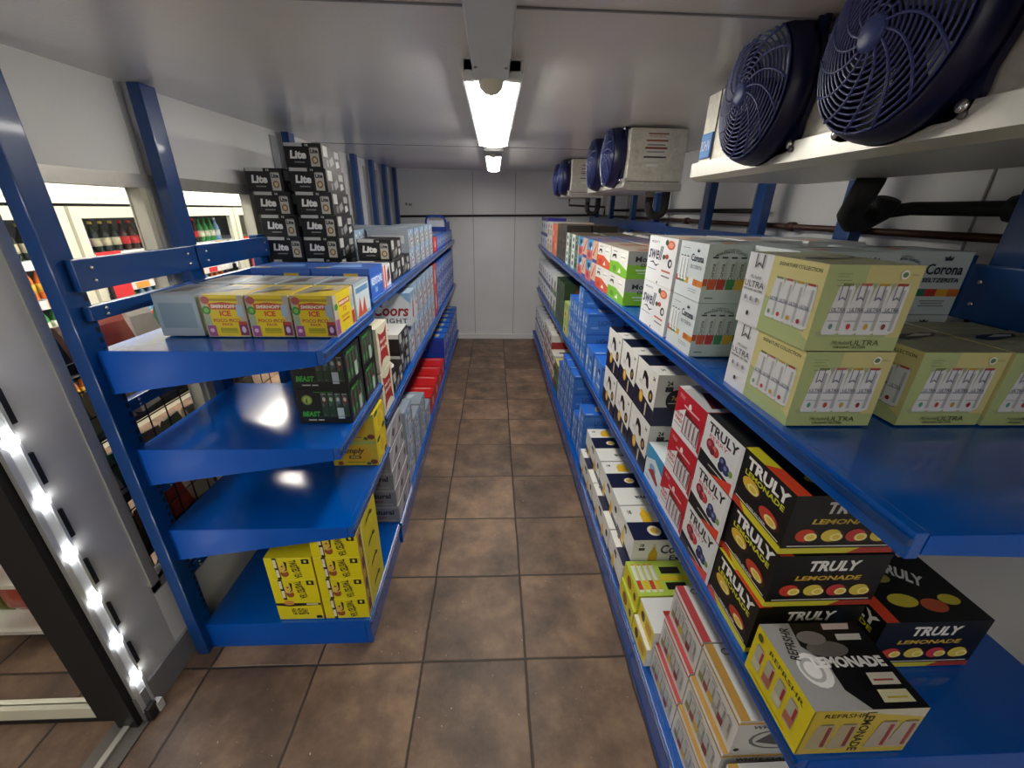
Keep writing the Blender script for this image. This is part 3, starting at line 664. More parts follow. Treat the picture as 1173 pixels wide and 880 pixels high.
# right top shelf, nearest first
put('seltzer_green', .618+.093, .745+.1275, Z1, 'pale green and yellow seltzer carton, lower of the pair at the shelf edge', 'green and yellow seltzer cartons')
put('seltzer_green', .612+.093, .748+.1275, Z1+.167, 'pale green and yellow seltzer carton standing on top of another, topmost', 'green and yellow seltzer cartons')
put('seltzer_green', .862+.093, .745+.1275, Z1, 'pale green and yellow seltzer carton right of the stacked pair, not stacked', 'green and yellow seltzer cartons')
put('seltzer_green', 1.054+.093, .742+.1275, Z1, 'pale green and yellow seltzer carton cut by the right picture edge', 'green and yellow seltzer cartons')
XN = ['at the aisle edge', 'in the middle', 'at the wall side']
for i, (x, y) in enumerate(((.608, 1.195), (.738, 1.006), (.999, 1.07))):
    for k in range(2):
        put('seltzer_pale', x+.128, y+.092, Z1+k*.1675, 'pale blue margarita seltzer carton %s, %s of two' % (XN[i], ('lower', 'upper')[k]), 'pale blue seltzer cartons')
for r, x in enumerate((.608, .83, 1.05)):
    for k in range(2):
        put('swell', x+.1, 1.405+.1325, Z1+k*.1675, 'white seltzer carton with navy script and red fruit, %s, %s tier' % (XN[r], ('lower', 'upper')[k]), 'white fruit seltzer cartons')
def two_rows(key, y, desc, n=2, x0=.612, rows=(0, 1)):
    me, pm, W, D, H = PROTO[key]
    for r in rows:
        for t in range(n):
            put(key, x0+W/2+r*(W+.012), y+D/2, Z1+t*(H+.001), '%s, %s tier, %s, right top shelf' % (desc, TIER[n][t], ('aisle side', 'wall side', 'against wall')[r]), desc+'s, right top shelf')
two_rows('lager_lime', 1.93, 'white and lime green beer carton', rows=(0, 1))
two_rows('lager_orange', 2.225, 'white and orange beer carton', rows=(0, 1))
two_rows('pink_blue', 2.52, 'pink carton with blue corner, nearer one', rows=(0, 1))
two_rows('pink_blue', 2.815, 'pink carton with blue corner, farther one', rows=(0, 1))
two_rows('white_green_dark', 3.12, 'white and dull green carton, nearer one')
two_rows('white_green_dark', 3.385, 'white and dull green carton, farther one')
two_rows('dark_beer', 3.66, 'dark brown carton, nearer one', rows=(0, 1))
two_rows('dark_beer', 3.925, 'dark brown carton, farther one', rows=(0,))
two_rows('orange_tall', 4.20, 'tall orange carton', n=1)
two_rows('coral_tall', 4.385, 'tall coral red carton', n=1)
two_rows('white_beige', 4.57, 'white and beige carton, nearer one', rows=(0, 1))
two_rows('white_beige', 4.78, 'white and beige carton, farther one', rows=(0,))
for i, y in enumerate((5.0, 5.22, 5.44)): two_rows('white_purple', y, 'white carton with purple top band, %s one' % ('nearest', 'middle', 'farthest')[i], rows=(0,))
simple('white_handle', .19, .26, .13, '#d4d2ca', 'W', [('e', .5, .5, .2, .25, '#8a8a84')], [('r', 0, 0, 1, 1, '#c2c0b8'), ('p', [(.1, .4), (.9, .4), (.8, .6), (.2, .6)], '#3a3a38')], [('r', .1, .1, .9, .6, '#bcbab2'), ('p', [(.3, .3), (.4, .7), (.6, .7), (.7, .3)], '#4d4b48')],
       [('carry_handle', 'T', [('p', [(.2, .7), (.8, .7), (.75, .85), (.25, .85)], '#151515')])])
for i, y in enumerate((2.62, 2.95, 3.3)):
    for k in range(2):
        put('white_handle', 1.062+.095, y+.13, Z1+k*.131, 'off white carton with carry handle by the wall, %s column, %s tier' % (('nearest', 'middle', 'farthest')[i], TIER[2][k]), 'off white cartons by the wall')

# --- right middle shelf
def lemon_slices(face):
    if face == 'W': c = [(.3, .5, '#e4b93a'), (.72, .33, '#c8402c')]
    else: c = [(.2, .32, '#c8402c'), (.42, .32, '#d8c24a'), (.63, .32, '#c23b3b'), (.84, .32, '#d6c34e')]
    it = []
    for u, v, col in c:
        r = .21 if face == 'W' else .10
        it += [('e', u, v, r, .13, '#3a1c14'), ('e', u-.02, v+.01, r*.85, .11, col), ('e', u+.03, v-.02, r*.55, .07, '#f0e59a'), ('e', u+.03, v-.02, r*.35, .045, '#e2c94e')]
    return it
truly_lem = {'W': [('r', 0, 0, 1, 1, '#0d0d0e'), ('r', 0, .0, 1, .12, '#d9d12a'), ('p', [(0, 0), (.3, 0), (.15, .12), (0, .12)], '#cf3a24'), ('t', 'TRULY', .52, .83, .82, .2, '#f2f2f0', {'b': .04}), ('t', 'LEMONADE', .5, .66, .78, .09, '#cfd22c', {'b': .03})]+lemon_slices('W')+[('r', .05, .15, .95, .165, '#f1f1f1'), ('t', 'HARD SELTZER', .5, .19, .4, .03, '#d9d9d6', {'b': .03})],
             'S': [('r', 0, 0, 1, 1, '#0e0e0f'), ('r', 0, 0, 1, .1, '#c8c23a'), ('p', [(.6, 0), (1, 0), (1, .1), (.7, .1)], '#a83a2a'), ('t', 'TRULY', .52, .8, .46, .2, '#e4e4e2', {'b': .04, 's': .15}), ('t', 'LEMONADE', .5, .57, .6, .09, '#c9a83c', {'b': .03, 's': .15})]+lemon_slices('S')+[('r', .05, .14, .95, .155, '#e4e4e4')],
             'T': [('r', 0, 0, 1, 1, '#121213'), ('p', [(0, .85), (.12, 1), (0, 1)], '#d9d12a'), ('r', 0, 0, .12, 1, '#d6cf2c'), ('p', [(.0, 0), (.12, 0), (.12, .5), (.0, .6)], '#d8482a'), ('t', 'TRULY', .6, .72, .5, .16, '#d9d9d6', {'b': .04, 'rot': -40}), ('e', .35, .3, .14, .1, '#cfc23e'), ('e', .6, .22, .12, .1, '#c05a38'), ('e', .8, .3, .1, .08, '#cfc23e'), ('e', .35, .65, .1, .08, '#8d8a3a')]}
product('black_lemonade', .255, .185, .153, '#0e0e10', truly_lem)
truly_berry = {'W': [('r', 0, 0, 1, 1, '#e6e8ea'), ('p', [(0, 0), (1, 0), (1, .16), (0, .28)], '#101112'), ('p', [(.4, 0), (1, 0), (1, .2), (.9, .22)], '#e0452c'), ('t', 'TRULY', .5, .82, .78, .19, '#15161a', {'b': .03}), ('t', 'BERRY', .42, .66, .5, .08, '#c9505a'),
                     ('e', .25, .5, .12, .12, '#8f2436'), ('e', .4, .46, .1, .1, '#c23b3f'), ('e', .62, .42, .09, .1, '#2b3466'), ('e', .73, .35, .09, .1, '#333f78'), ('e', .6, .32, .08, .09, '#252c58'), ('e', .84, .36, .05, .06, '#7fa04a'), ('e', .22, .52, .05, .05, '#c26070'), ('e', .37, .5, .05, .05, '#e0757a'), ('e', .32, .42, .07, .07, '#7a1c2c'), ('e', .6, .44, .04, .04, '#6f7ab0'), ('e', .71, .37, .04, .04, '#7a86bc'), ('r', .3, .12, .7, .14, '#d9d9d6'), ('r', .93, .02, 1, 1, '#dfe1e4')],
               'S': [('r', 0, 0, 1, 1, '#141416'), ('t', 'TRULY', .5, .75, .5, .2, '#e4e4e2', {'b': .04}), ('r', 0, 0, 1, .12, '#b23a26')],
               'T': [('r', 0, 0, 1, 1, '#121213'), ('e', .3, .5, .16, .12, '#4a1c24'), ('e', .6, .4, .16, .12, '#20264a'), ('r', .0, .0, .1, 1, '#2a2a2c')]}
product('white_berry', .255, .19, .153, '#e6e8ea', truly_berry)
punch = {'W': [('r', 0, 0, 1, 1, '#e9eaec'), ('p', [(0, .4), (.0, 1), (1, 1), (1, .05), (.92, .08), (.92, .5), (.4, .68)], '#c2182c'), ('t', 'TRULY', .2, .86, .2, .08, '#f2dcdc'), ('e', .5, .78, .05, .07, '#f1e4e4'), ('r', .3, .7, .84, .74, '#e9b9bd'), ('p', [(.36, .12), (.9, .12), (.92, .56), (.38, .68)], '#7d1420'),
               ('t', 'FRUIT', .2, .45, .26, .09, '#c2182c', {'b': .03}), ('t', 'PUNCH', .2, .33, .26, .09, '#c2182c', {'b': .03}), ('r', .05, .2, .34, .22, '#8d9096')]+cans(.4, .14, 4, .115, .42, .012, '#d4d6da', ('#5a1018',), dark='#8b4a50'),
         'S': [('r', 0, 0, 1, 1, '#d6d8da'), ('r', 0, .5, 1, 1, '#b3182a')], 'T': [('r', 0, 0, 1, 1, '#c9cacc'), ('p', [(.1, .1), (.9, .2), (.8, .6), (.2, .7)], '#5a1a22'), ('r', 0, .85, 1, 1, '#e2e3e4')]}
product('red_punch', .23, .195, .153, '#e3e4e6', punch)
blue_small = {'W': [('r', 0, 0, 1, 1, '#d7e7ee'), ('p', [(0, .55), (0, 1), (1, 1), (1, .6), (.5, .78)], '#3f9bd0'), ('e', .45, .45, .2, .14, '#7fa9c9'), ('p', [(.2, .3), (.5, .5), (.85, .28), (.8, .18)], '#a63a3c'), ('r', .1, .1, .4, .13, '#8aa3b0')], 'T': [('r', 0, 0, 1, 1, '#dde7ea'), ('p', [(.4, .5), (.9, .6), (.9, .9), (.4, .9)], '#4f87ab')]}
product('sky_blue_carton', .2, .158, .15, '#d9e6ec', blue_small)
def corona24_w():
    return [('r', 0, 0, 1, 1, '#e7e7e2'), ('p', [(0, 0), (1, 0), (1, .30), (0, .44)], '#131a35'), ('t', '24', .85, .86, .1, .07, '#1c1c22', {'b': .04}), ('e', .37, .32, .1, .13, '#d7a52c'), ('e', .37, .32, .06, .08, '#eac868'), ('r', .62, .04, .68, .3, '#d8d0a8'), ('e', .8, .5, .1, .12, '#15161c'), ('e', .8, .5, .05, .06, '#b98d3a'), ('r', .2, .6, .34, .615, '#8e8e8a'), ('r', .18, .56, .36, .57, '#8e8e8a')]
SLOTW = [('handle_slot', 'W', [('p', [(.34, .66), (.36, .84), (.46, .86), (.60, .78), (.66, .62), (.62, .56), (.54, .60), (.5, .70), (.42, .74), (.38, .66)], '#0b0b0d')])]
def bottle_art(u, v, w, h, c='#e3b62c', neck='#e8d37a'):
    return [('p', [(u-w*.5, v), (u+w*.5, v), (u+w*.5, v+h*.55), (u+w*.18, v+h*.78), (u+w*.16, v+h), (u-w*.16, v+h), (u-w*.18, v+h*.78), (u-w*.5, v+h*.55)], c), ('r', u-w*.16, v+h*.86, u+w*.16, v+h, neck)]
product('beer_case_24', .38, .225, .215, '#e7e7e2', {'W': corona24_w(),
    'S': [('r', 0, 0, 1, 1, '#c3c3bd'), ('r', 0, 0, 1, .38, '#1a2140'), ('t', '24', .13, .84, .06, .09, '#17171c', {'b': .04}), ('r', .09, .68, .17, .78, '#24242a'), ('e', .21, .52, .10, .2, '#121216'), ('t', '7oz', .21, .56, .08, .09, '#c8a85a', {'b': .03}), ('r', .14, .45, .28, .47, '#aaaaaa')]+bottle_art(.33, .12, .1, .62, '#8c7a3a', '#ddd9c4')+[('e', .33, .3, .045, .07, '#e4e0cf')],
    'T': [('r', 0, 0, 1, 1, '#dcdcd6'), ('r', .0, .45, 1, 1, '#10152c'), ('t', '24', .1, .25, .05, .1, '#17171c', {'b': .04}), ('e', .3, .7, .05, .08, '#cfcfca')]}, SLOTW)
product('beer_case_18', .34, .37, .148, '#e7e7e2', {'W': [('r', 0, 0, 1, 1, '#e4e4df'), ('p', [(0, 0), (1, 0), (1, .2), (0, .3)], '#141b38')]+bottle_art(.3, .05, .1, .6)+bottle_art(.7, .05, .1, .6)+[('e', .9, .6, .05, .12, '#15161c')],
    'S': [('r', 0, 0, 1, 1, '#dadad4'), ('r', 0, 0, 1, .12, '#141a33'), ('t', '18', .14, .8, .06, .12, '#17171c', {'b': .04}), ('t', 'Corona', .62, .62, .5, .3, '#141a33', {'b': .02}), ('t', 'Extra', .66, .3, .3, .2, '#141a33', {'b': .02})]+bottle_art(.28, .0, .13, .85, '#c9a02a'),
    'T': [('r', 0, 0, 1, 1, '#e6e6e1'), ('r', 0, .36, 1, .70, '#161d3d'), ('t', '18', .1, .9, .06, .05, '#17171c', {'b': .04})]+[('p', [(.22, .74), (.38, .74), (.38, .86), (.34, .93), (.26, .93), (.22, .86)], '#dcb32c'), ('e', .32, .52, .08, .06, '#e2dcc0'), ('e', .32, .52, .05, .035, '#caa238'), ('r', .46, .5, .9, .53, '#3a4260'), ('t', 'Corona', .55, .14, .5, .09, '#141a33', {'rot': 180, 'b': .02})]},
    [('handle_slot', 'W', [('p', [(.42, .7), (.44, .86), (.56, .86), (.6, .7), (.56, .62), (.52, .72), (.46, .72)], '#0b0b0d')])])
product('beer_case_18_short', .34, .224, .148, '#e7e7e2', {'W': [('r', 0, 0, 1, 1, '#e4e4df'), ('p', [(0, 0), (1, 0), (1, .2), (0, .3)], '#141b38')]+bottle_art(.4, .05, .18, .6),
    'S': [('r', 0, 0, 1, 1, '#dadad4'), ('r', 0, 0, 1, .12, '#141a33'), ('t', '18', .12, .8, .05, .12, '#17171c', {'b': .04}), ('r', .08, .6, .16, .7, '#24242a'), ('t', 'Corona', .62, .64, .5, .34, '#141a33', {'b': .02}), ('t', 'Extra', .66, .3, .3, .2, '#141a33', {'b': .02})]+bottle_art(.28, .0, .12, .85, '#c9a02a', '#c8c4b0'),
    'T': [('r', 0, 0, 1, 1, '#e6e6e1'), ('r', 0, 0, 1, .5, '#161d3d'), ('t', '18', .1, .8, .05, .12, '#17171c', {'b': .04}), ('e', .32, .25, .09, .14, '#e2dcc0'), ('e', .32, .25, .05, .08, '#caa238')]+bottle_art(.3, .5, .14, .45)},
    [('handle_slot', 'W', [('p', [(.42, .7), (.44, .86), (.56, .86), (.6, .7), (.56, .62), (.52, .72), (.46, .72)], '#0b0b0d')])])

put('black_lemonade', .612+.1275, .645+.0925, Z2, 'black lemonade seltzer carton, bottom of the nearest stack of three', 'black lemonade cartons')
put('black_lemonade', .618+.1275, .645+.0925, Z2+.157, 'black lemonade seltzer carton, middle of the nearest stack of three', 'black lemonade cartons')
put('black_lemonade', .612+.1275, .648+.0925, Z2+.314, 'black lemonade seltzer carton, top of the nearest stack of three', 'black lemonade cartons')
put('black_lemonade', .877+.1275, .60+.0925, Z2, 'black lemonade seltzer carton standing alone deeper on the blue shelf', 'black lemonade cartons', jit=False)
product('yellow_lemonade', .225, .175, .14, '#d9c63c', {
    'W': [('r', 0, 0, 1, 1, '#e0cf1e'), ('t', 'REFRSHR', .58, .84, .6, .09, '#3a3a1e', {'b': .02})]+cans(.08, .22, 4, .15, .5, .06, '#b7b5a2', ('#8e8c70',), dark='#a8322c', foot=('#c9c6a8', '#b06a58', '#c9c6a8', '#b06a58'))+[('r', .1, .08, .8, .1, '#a89b28'), ('e', .1, .85, .05, .07, '#5a5628')],
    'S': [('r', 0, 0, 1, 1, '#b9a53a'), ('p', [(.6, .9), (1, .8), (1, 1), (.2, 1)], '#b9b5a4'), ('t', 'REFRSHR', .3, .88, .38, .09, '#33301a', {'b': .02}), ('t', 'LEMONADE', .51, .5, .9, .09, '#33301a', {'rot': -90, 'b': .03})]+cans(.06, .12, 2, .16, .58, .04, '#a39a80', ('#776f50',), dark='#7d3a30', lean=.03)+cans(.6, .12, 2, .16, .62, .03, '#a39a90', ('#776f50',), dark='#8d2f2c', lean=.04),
    'T': [('r', 0, 0, 1, 1, '#0f0f10'), ('p', [(0, 0), (.0, 1), (.3, 1), (.26, .7), (.4, .5), (.38, .2), (.5, 0)], '#9b9b9b'), ('e', .5, .66, .2, .1, '#6f6a68'), ('e', .42, .8, .14, .09, '#8a8684'), ('e', .24, .42, .14, .2, '#e3e3e3'), ('e', .22, .42, .1, .14, '#aeb0b0'), ('e', .22, .42, .07, .1, '#e8e8e8'), ('t', 'REFRSHR', .17, .74, .42, .09, '#111111', {'rot': 75, 'b': .02}),
          ('t', 'LEMONADE', .6, .5, .68, .13, '#f4f4f4', {'b': .05}), ('p', [(.6, .9), (.86, .9), (.9, .98), (.62, .98)], '#d9c7c4'), ('p', [(.66, .76), (.9, .76), (.93, .84), (.68, .84)], '#d6d6d2'), ('p', [(.66, .24), (.92, .24), (.93, .37), (.68, .37)], '#d9d2c4'), ('p', [(.64, .06), (.92, .06), (.92, .19), (.66, .19)], '#ddd9b0'), ('r', .7, .1, .88, .12, '#c9b63a'), ('r', .7, .28, .88, .30, '#b04a40')]},
    [('edge_strip', 'S', [('r', 0, 0, .012, 1, '#8d7f2c')])])
put('yellow_lemonade', .596+.1125, .440+.0875, Z2, 'yellow and black lemonade carton at the near end of the right middle shelf', None, jit=False)
for k in range(3): put('white_berry', .612+.1275, .834+.095, Z2+k*.155, 'white berry seltzer carton with black base, %s of three' % TIER[3][k], 'white berry seltzer cartons')
for k in range(3): put('red_punch', .612+.115, 1.028+.0975, Z2+k*.155, 'red and white fruit punch seltzer carton, %s of three' % TIER[3][k], 'red fruit punch cartons')
put('sky_blue_carton', .615+.1, 1.228+.079, Z2, 'small white and sky blue carton between the red and the navy cartons', None)
for i, y in enumerate((1.392, 1.625, 1.865)):
    for k in range(2): put('beer_case_24', .612+.19, y+.1125, Z2+k*.217, 'white and navy beer case marked 24, %s tier, %s column' % (TIER[2][k], ('nearest', 'middle', 'farthest')[i]), 'white and navy cases marked 24')
def bluebox(key, W, D, H, c='#2f6fd0', c2='#5c93e0', aisle='W', slot=False):
    product(key, W, D, H, c, {aisle: [('r', 0, 0, 1, 1, c), ('r', .06, .1, .26, .9, '#8fb2e4'), ('p', [(.08, .3), (.24, .34), (.24, .7), (.08, .62)], '#dfe8f6'), ('r', .4, .1, .42, .9, '#2458b4'), ('e', .66, .58, .17, .2, c2), ('e', .66, .58, .1, .12, '#c9d8ee'), ('r', .48, .2, .86, .28, '#b9cdec'), ('r', .9, 0, 1, 1, '#2458b4')],
        'S': [('r', 0, 0, 1, 1, c), ('r', 0, .86, 1, .93, '#1f57b4'), ('t', 'Modelo' if slot else 'LIGHT', .5, .5, .4, .3, '#274a8c', {'b': .02}), ('r', .1, .2, .3, .3, c2)],
        'T': [('r', 0, 0, 1, 1, '#2c6cd2'), ('p', [(.35, .35), (.75, .3), (.8, .7), (.4, .75)], '#cfc7a2'), ('r', .42, .42, .68, .6, '#b9732e'), ('r', .05, .05, .25, .12, '#a9c4ea')]},
        [('handle_slot', aisle, [('p', [(.55, .62), (.58, .78), (.72, .8), (.78, .66), (.72, .6), (.62, .68)], '#0c1a3a')])] if slot else [])
bluebox('blue_case', .3, .205, .185, '#4a84d8', slot=True)
bluebox('blue_carton', .24, .165, .124, '#3f7ccf', '#78a4e2')
for i, y in enumerate((2.135, 2.36)): put('blue_case', .612+.15, y+.1025, Z2, 'medium blue beer case with dark handle slot, %s of two, right middle shelf' % ('nearer', 'farther')[i], 'blue cases with handle slots')
for i, (y, n) in enumerate(((2.60, 3), (2.78, 4), (2.95, 3), (3.12, 3))):
    for r in range(2):
        for k in range(n): put('blue_carton', .612+.12+r*.252, y+.0825, Z2+k*.1255, 'blue beer carton, %s tier, %s column, %s' % (TIER[n][k], ORD[i], ('aisle side', 'wall side')[r]), 'blue cartons, right middle shelf')
simple('lime_carton', .24, .21, .135, '#c3cf7e', 'W', [('r', 0, .6, 1, 1, '#a7c06a'), ('r', .2, .15, .8, .4, '#d9c94a'), ('e', .4, .3, .1, .12, '#2f3a1c')], [('r', 0, 0, 1, 1, '#a9c070')], [('r', 0, 0, 1, .45, '#d5c83e'), ('e', .4, .4, .12, .15, '#22301c')])
for i, y in enumerate((3.33,)):
    for k in range(2): put('lime_carton', .612+.12, y+.105, Z2+k*.136, 'pale lime and yellow carton, %s of two, right middle shelf' % TIER[2][k], 'pale lime cartons')
simple('green_case', .3, .22, .2, '#2e4426', 'W', [('r', 0, 0, 1, 1, '#3a5230'), ('p', [(.2, .3), (.8, .3), (.7, .8), (.3, .8)], '#20301c')], [('r', 0, 0, 1, 1, '#2a3c24'), ('e', .5, .5, .2, .2, '#7a3a2a')], [('r', 0, 0, 1, 1, '#33462a'), ('e', .55, .65, .22, .2, '#8a3a2e'), ('e', .55, .65, .1, .1, '#c9b58a')])
for i, y in enumerate((3.58, 3.82)):
    for k in range(2): put('green_case', .612+.15, y+.11, Z2+k*.201, 'dark green beer case, %s tier, %s column' % (TIER[2][k], ('nearer', 'farther')[i]), 'dark green beer cases')
simple('white_green', .24, .2, .19, '#dfe2da', 'W', [('r', 0, 0, 1, .3, '#5c7a5a'), ('e', .5, .6, .2, .2, '#3a4a40'), ('r', .2, .35, .8, .4, '#a33c34')], [('r', 0, 0, 1, 1, '#cfd2ca')])
simple('white_navy', .24, .2, .19, '#e3e5ea', 'W', [('r', 0, 0, 1, .25, '#3a4488'), ('e', .5, .6, .22, .2, '#2c3458'), ('e', .5, .6, .12, .1, '#dfe2ea')], [('r', 0, 0, 1, 1, '#d4d7dc'), ('r', .3, .4, .7, .6, '#3a4488')], [('r', .3, .4, .8, .9, '#5a3a7a')])
for i, y in enumerate((4.06, 4.28)):
    for k in range(2): put('white_green', .612+.12, y+.1, Z2+k*.191, 'white and green case, %s tier, %s column, right middle shelf' % (TIER[2][k], ('nearer', 'farther')[i]), 'white and green cases')
for i, y in enumerate((4.5, 4.71, 4.92, 5.13, 5.34, 5.55)):
    for k in range(2): put('white_navy', .612+.12, y+.1, Z2+k*.1908, 'white and navy case, %s tier, %s of six columns, right middle shelf' % (TIER[3][k], ORD[i] if i else 'nearest'), 'white and navy cases')

# --- right bottom shelf
def claw(col):
    return {'W': [('r', 0, 0, 1, 1, '#cfcfcb'), ('r', 0, .88, 1, 1, '#e2e2de'), ('r', 0, .84, 1, .9, col)]+cans(.06, .12, 6, .13, .55, .012, '#b9bab6', ('#8f908c',), dark='#8a8b88', foot=('#7f8450', '#8c3f4a', '#c9a83a', '#9a9b98', '#7d2f3a', '#b5b6b2'))+[('r', .1, .74, .5, .76, '#77787a')],
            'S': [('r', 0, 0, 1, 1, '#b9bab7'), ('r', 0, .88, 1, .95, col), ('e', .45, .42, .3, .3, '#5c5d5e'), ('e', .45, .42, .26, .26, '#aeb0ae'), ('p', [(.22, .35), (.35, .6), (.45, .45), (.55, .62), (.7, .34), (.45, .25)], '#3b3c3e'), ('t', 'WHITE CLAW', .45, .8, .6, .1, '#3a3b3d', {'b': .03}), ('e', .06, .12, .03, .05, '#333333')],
            'T': [('r', 0, 0, 1, 1, '#d3d4d3'), ('r', 0, 0, .1, 1, col), ('e', .2, .88, .05, .05, '#4a4b4d'), ('e', .2, .88, .035, .035, '#d3d4d3'), ('t', 'WHITE CLAW', .5, .5, .6, .1, '#5b5c5e', {'rot': -60, 'b': .02}), ('p', [(.45, .1), (.9, .2), (.85, .6), (.5, .5)], '#b4b6b6')]}
product('claw_red', .26, .2, .143, '#c9cac7', claw('#b8474a')); product('claw_tan', .26, .2, .143, '#c9cac7', claw('#b98f45'))
for i, (key, y, nm, n) in enumerate((('claw_tan', .375, 'white seltzer carton with tan stripe, front column', 2), ('claw_tan', .595, 'white seltzer carton with tan stripe, column behind the front one', 3), ('claw_red', .80, 'white seltzer carton with red stripe, beside the yellow cartons', 3))):
    for k in range(n):
        put(key, .585+.13+(.012, .024, .038)[k], y+.1, Z3+k*.145, '%s, %s tier' % (nm, TIER[n][k]), 'white seltzer cartons, right bottom shelf')
product('yellow_pack', .22, .15, .092, '#e0c92a', {'W': [('r', 0, 0, 1, 1, '#e2cc22'), ('e', .3, .5, .12, .25, '#3a3520'), ('p', [(.5, .2), (.9, .3), (.85, .8), (.5, .7)], '#c99a1c'), ('r', 0, .9, 1, 1, '#e9e6da')], 'T': [('r', 0, 0, 1, 1, '#dfe0de'), ('r', .3, .1, .5, .6, '#b03a34'), ('p', [(.5, .1), (.9, .3), (.8, .8), (.55, .6)], '#c9602e'), ('r', .8, 0, 1, 1, '#e2cc22')], 'S': [('r', 0, 0, 1, 1, '#c9b52a'), ('r', .0, .0, .2, 1, '#d8d8d6')]})
product('lime_pack', .24, .178, .092, '#bccb3c', {'W': [('r', 0, 0, 1, 1, '#dccb22'), ('e', .4, .5, .16, .3, '#8a5a1c'), ('e', .8, .5, .08, .2, '#3a3520')], 'T': [('r', 0, 0, 1, 1, '#b4cf52')]+cans(.05, .1, 4, .08, .8, .03, '#e0dcc8', ('#d9822c',), foot=('#c2422c', '#d8b52c'))+[('p', [(.55, .15), (.9, .15), (.9, .35), (.55, .35)], '#1d1c16'), ('p', [(.55, .6), (.9, .6), (.9, .8), (.55, .8)], '#1d1c16'), ('r', .5, .4, 1, .55, '#dcc52a')], 'S': [('r', 0, 0, 1, 1, '#b2c646'), ('r', 0, 0, 1, .3, '#d6c42a')]})
for k in range(2): put('yellow_pack', .575+.11+.014*k, 1.008+.075, Z3+k*.093, 'yellow carton with white and orange top, %s of two' % TIER[2][k], 'yellow cartons, right bottom shelf')
for k in range(2): put('lime_pack', .575+.12+.008*k, 1.166+.089, Z3+k*.093, 'bright lime and yellow carton beside the navy beer case, %s of two' % TIER[2][k], 'lime cartons, right bottom shelf')
for k in range(2):
    o = .0 if k == 0 else .03
    put('beer_case_18_short', .578+.17+o, 1.352+.112, Z3+k*.149, 'white and navy case marked 18 nearest the camera, %s tier' % TIER[2][k], 'white and navy cases marked 18')
    put('beer_case_18', .578+.17+o, 1.585+.185, Z3+k*.149, 'long white and navy beer case, second from camera, %s tier' % TIER[2][k], 'white and navy cases marked 18')
    put('beer_case_18', .578+.17+o, 1.965+.185, Z3+k*.149, 'long white and navy beer case, third from camera, %s tier' % TIER[2][k], 'white and navy cases marked 18')
for i, (y, n) in enumerate(((2.38, 3), (2.56, 2), (2.74, 4), (2.92, 4), (3.10, 4), (3.28, 3))):
    for k in range(n): put('blue_carton', .585+.12+.01*(i < 2), y+.0825, Z3+k*.1255, 'blue beer carton, %s tier, %s column, right bottom shelf' % (TIER[n][k], ORD[i]), 'blue cartons, right bottom shelf')
simple('yellow_red_mix', .24, .22, .145, '#7a8a4a', 'W', [('r', 0, 0, 1, .6, '#4a6a44'), ('e', .5, .4, .2, .25, '#2c3c28')], [('r', 0, 0, 1, 1, '#d6c682'), ('p', [(.1, .2), (.5, .4), (.4, .8), (.1, .7)], '#b0362c'), ('e', .7, .6, .15, .15, '#b0362c')])
for k in range(2): put('yellow_red_mix', .59+.12, 3.52+.11, Z3+k*.146, 'green carton with red and yellow top, %s of two' % TIER[2][k], 'green cartons with red and yellow tops')
simple('red_white_case', .26, .2, .145, '#dedbd4', 'W', [('r', 0, .1, 1, .3, '#8a2a2c'), ('e', .5, .6, .2, .2, '#5a4a3a')], [('r', 0, 0, 1, 1, '#dcd8cf'), ('p', [(.2, .4), (.8, .4), (.7, .6), (.3, .6)], '#3a3632')], [('r', 0, 0, 1, .5, '#9c2228')])
for i, y in enumerate((3.80, 4.02, 4.24, 4.46)):
    n = (2, 3, 3, 3)[i]
    for k in range(n): put('red_white_case', .59+.13, y+.1, Z3+k*.146, 'white case with dark red band, %s tier, %s column' % (TIER[n][k], ORD[i]), 'white and dark red cases')
for i, y in enumerate((4.68, 4.89, 5.10, 5.31, 5.52)):
    for k in range(2): put('white_navy', .59+.12, y+.1, Z3+k*.191, 'white and navy case, %s tier, %s of five columns, right bottom shelf' % (TIER[2][k], ORD[i]), 'white and navy cases, bottom shelf')

# ================================================================== LEFT SHELF CARTONS
Y1, Y2, Y3 = 1.338, .988, .643          # near bay decks
U1, U2, U3 = 1.375, .803, .138          # further bays
smir = [('r', 0, 0, 1, 1, '#b9b0a0'), ('p', [(.18, .02), (.84, .02), (.86, 1), (.12, 1)], '#e8cf1c'), ('r', .14, .86, .86, .92, '#b59a16'), ('p', [(.18, .66), (.82, .66), (.84, .8), (.5, .84), (.16, .8)], '#c9572e'), ('t', 'SMIRNOFF', .5, .735, .56, .085, '#f3e6d0', {'b': .04}), ('t', 'ICE', .52, .57, .26, .13, '#d8432a', {'b': .04}), ('t', 'POCO PICO', .52, .40, .62, .085, '#c04a2a', {'b': .03}), ('t', 'PACK', .52, .305, .26, .06, '#c04a2a', {'b': .03}), ('r', .32, .1, .72, .22, '#a9a018'), ('r', .3, .12, .74, .15, '#c9b91a'),
        ('e', .12, .88, .1, .09, '#b4534a'), ('e', .1, .64, .1, .1, '#3d8c3c'), ('e', .1, .64, .055, .055, '#7fc04a'), ('p', [(.02, .3), (.16, .3), (.16, .5), (.0, .5)], '#9fb392'), ('r', .03, .02, .22, .28, '#9c4f94'), ('e', .12, .16, .05, .05, '#e3b9d6'), ('r', .8, .5, .96, .78, '#a5bcd0'), ('r', .78, .04, .98, .36, '#7a2c56'), ('r', .78, .3, .98, .38, '#b8432e'), ('e', .88, .18, .05, .08, '#d3c2e6')]
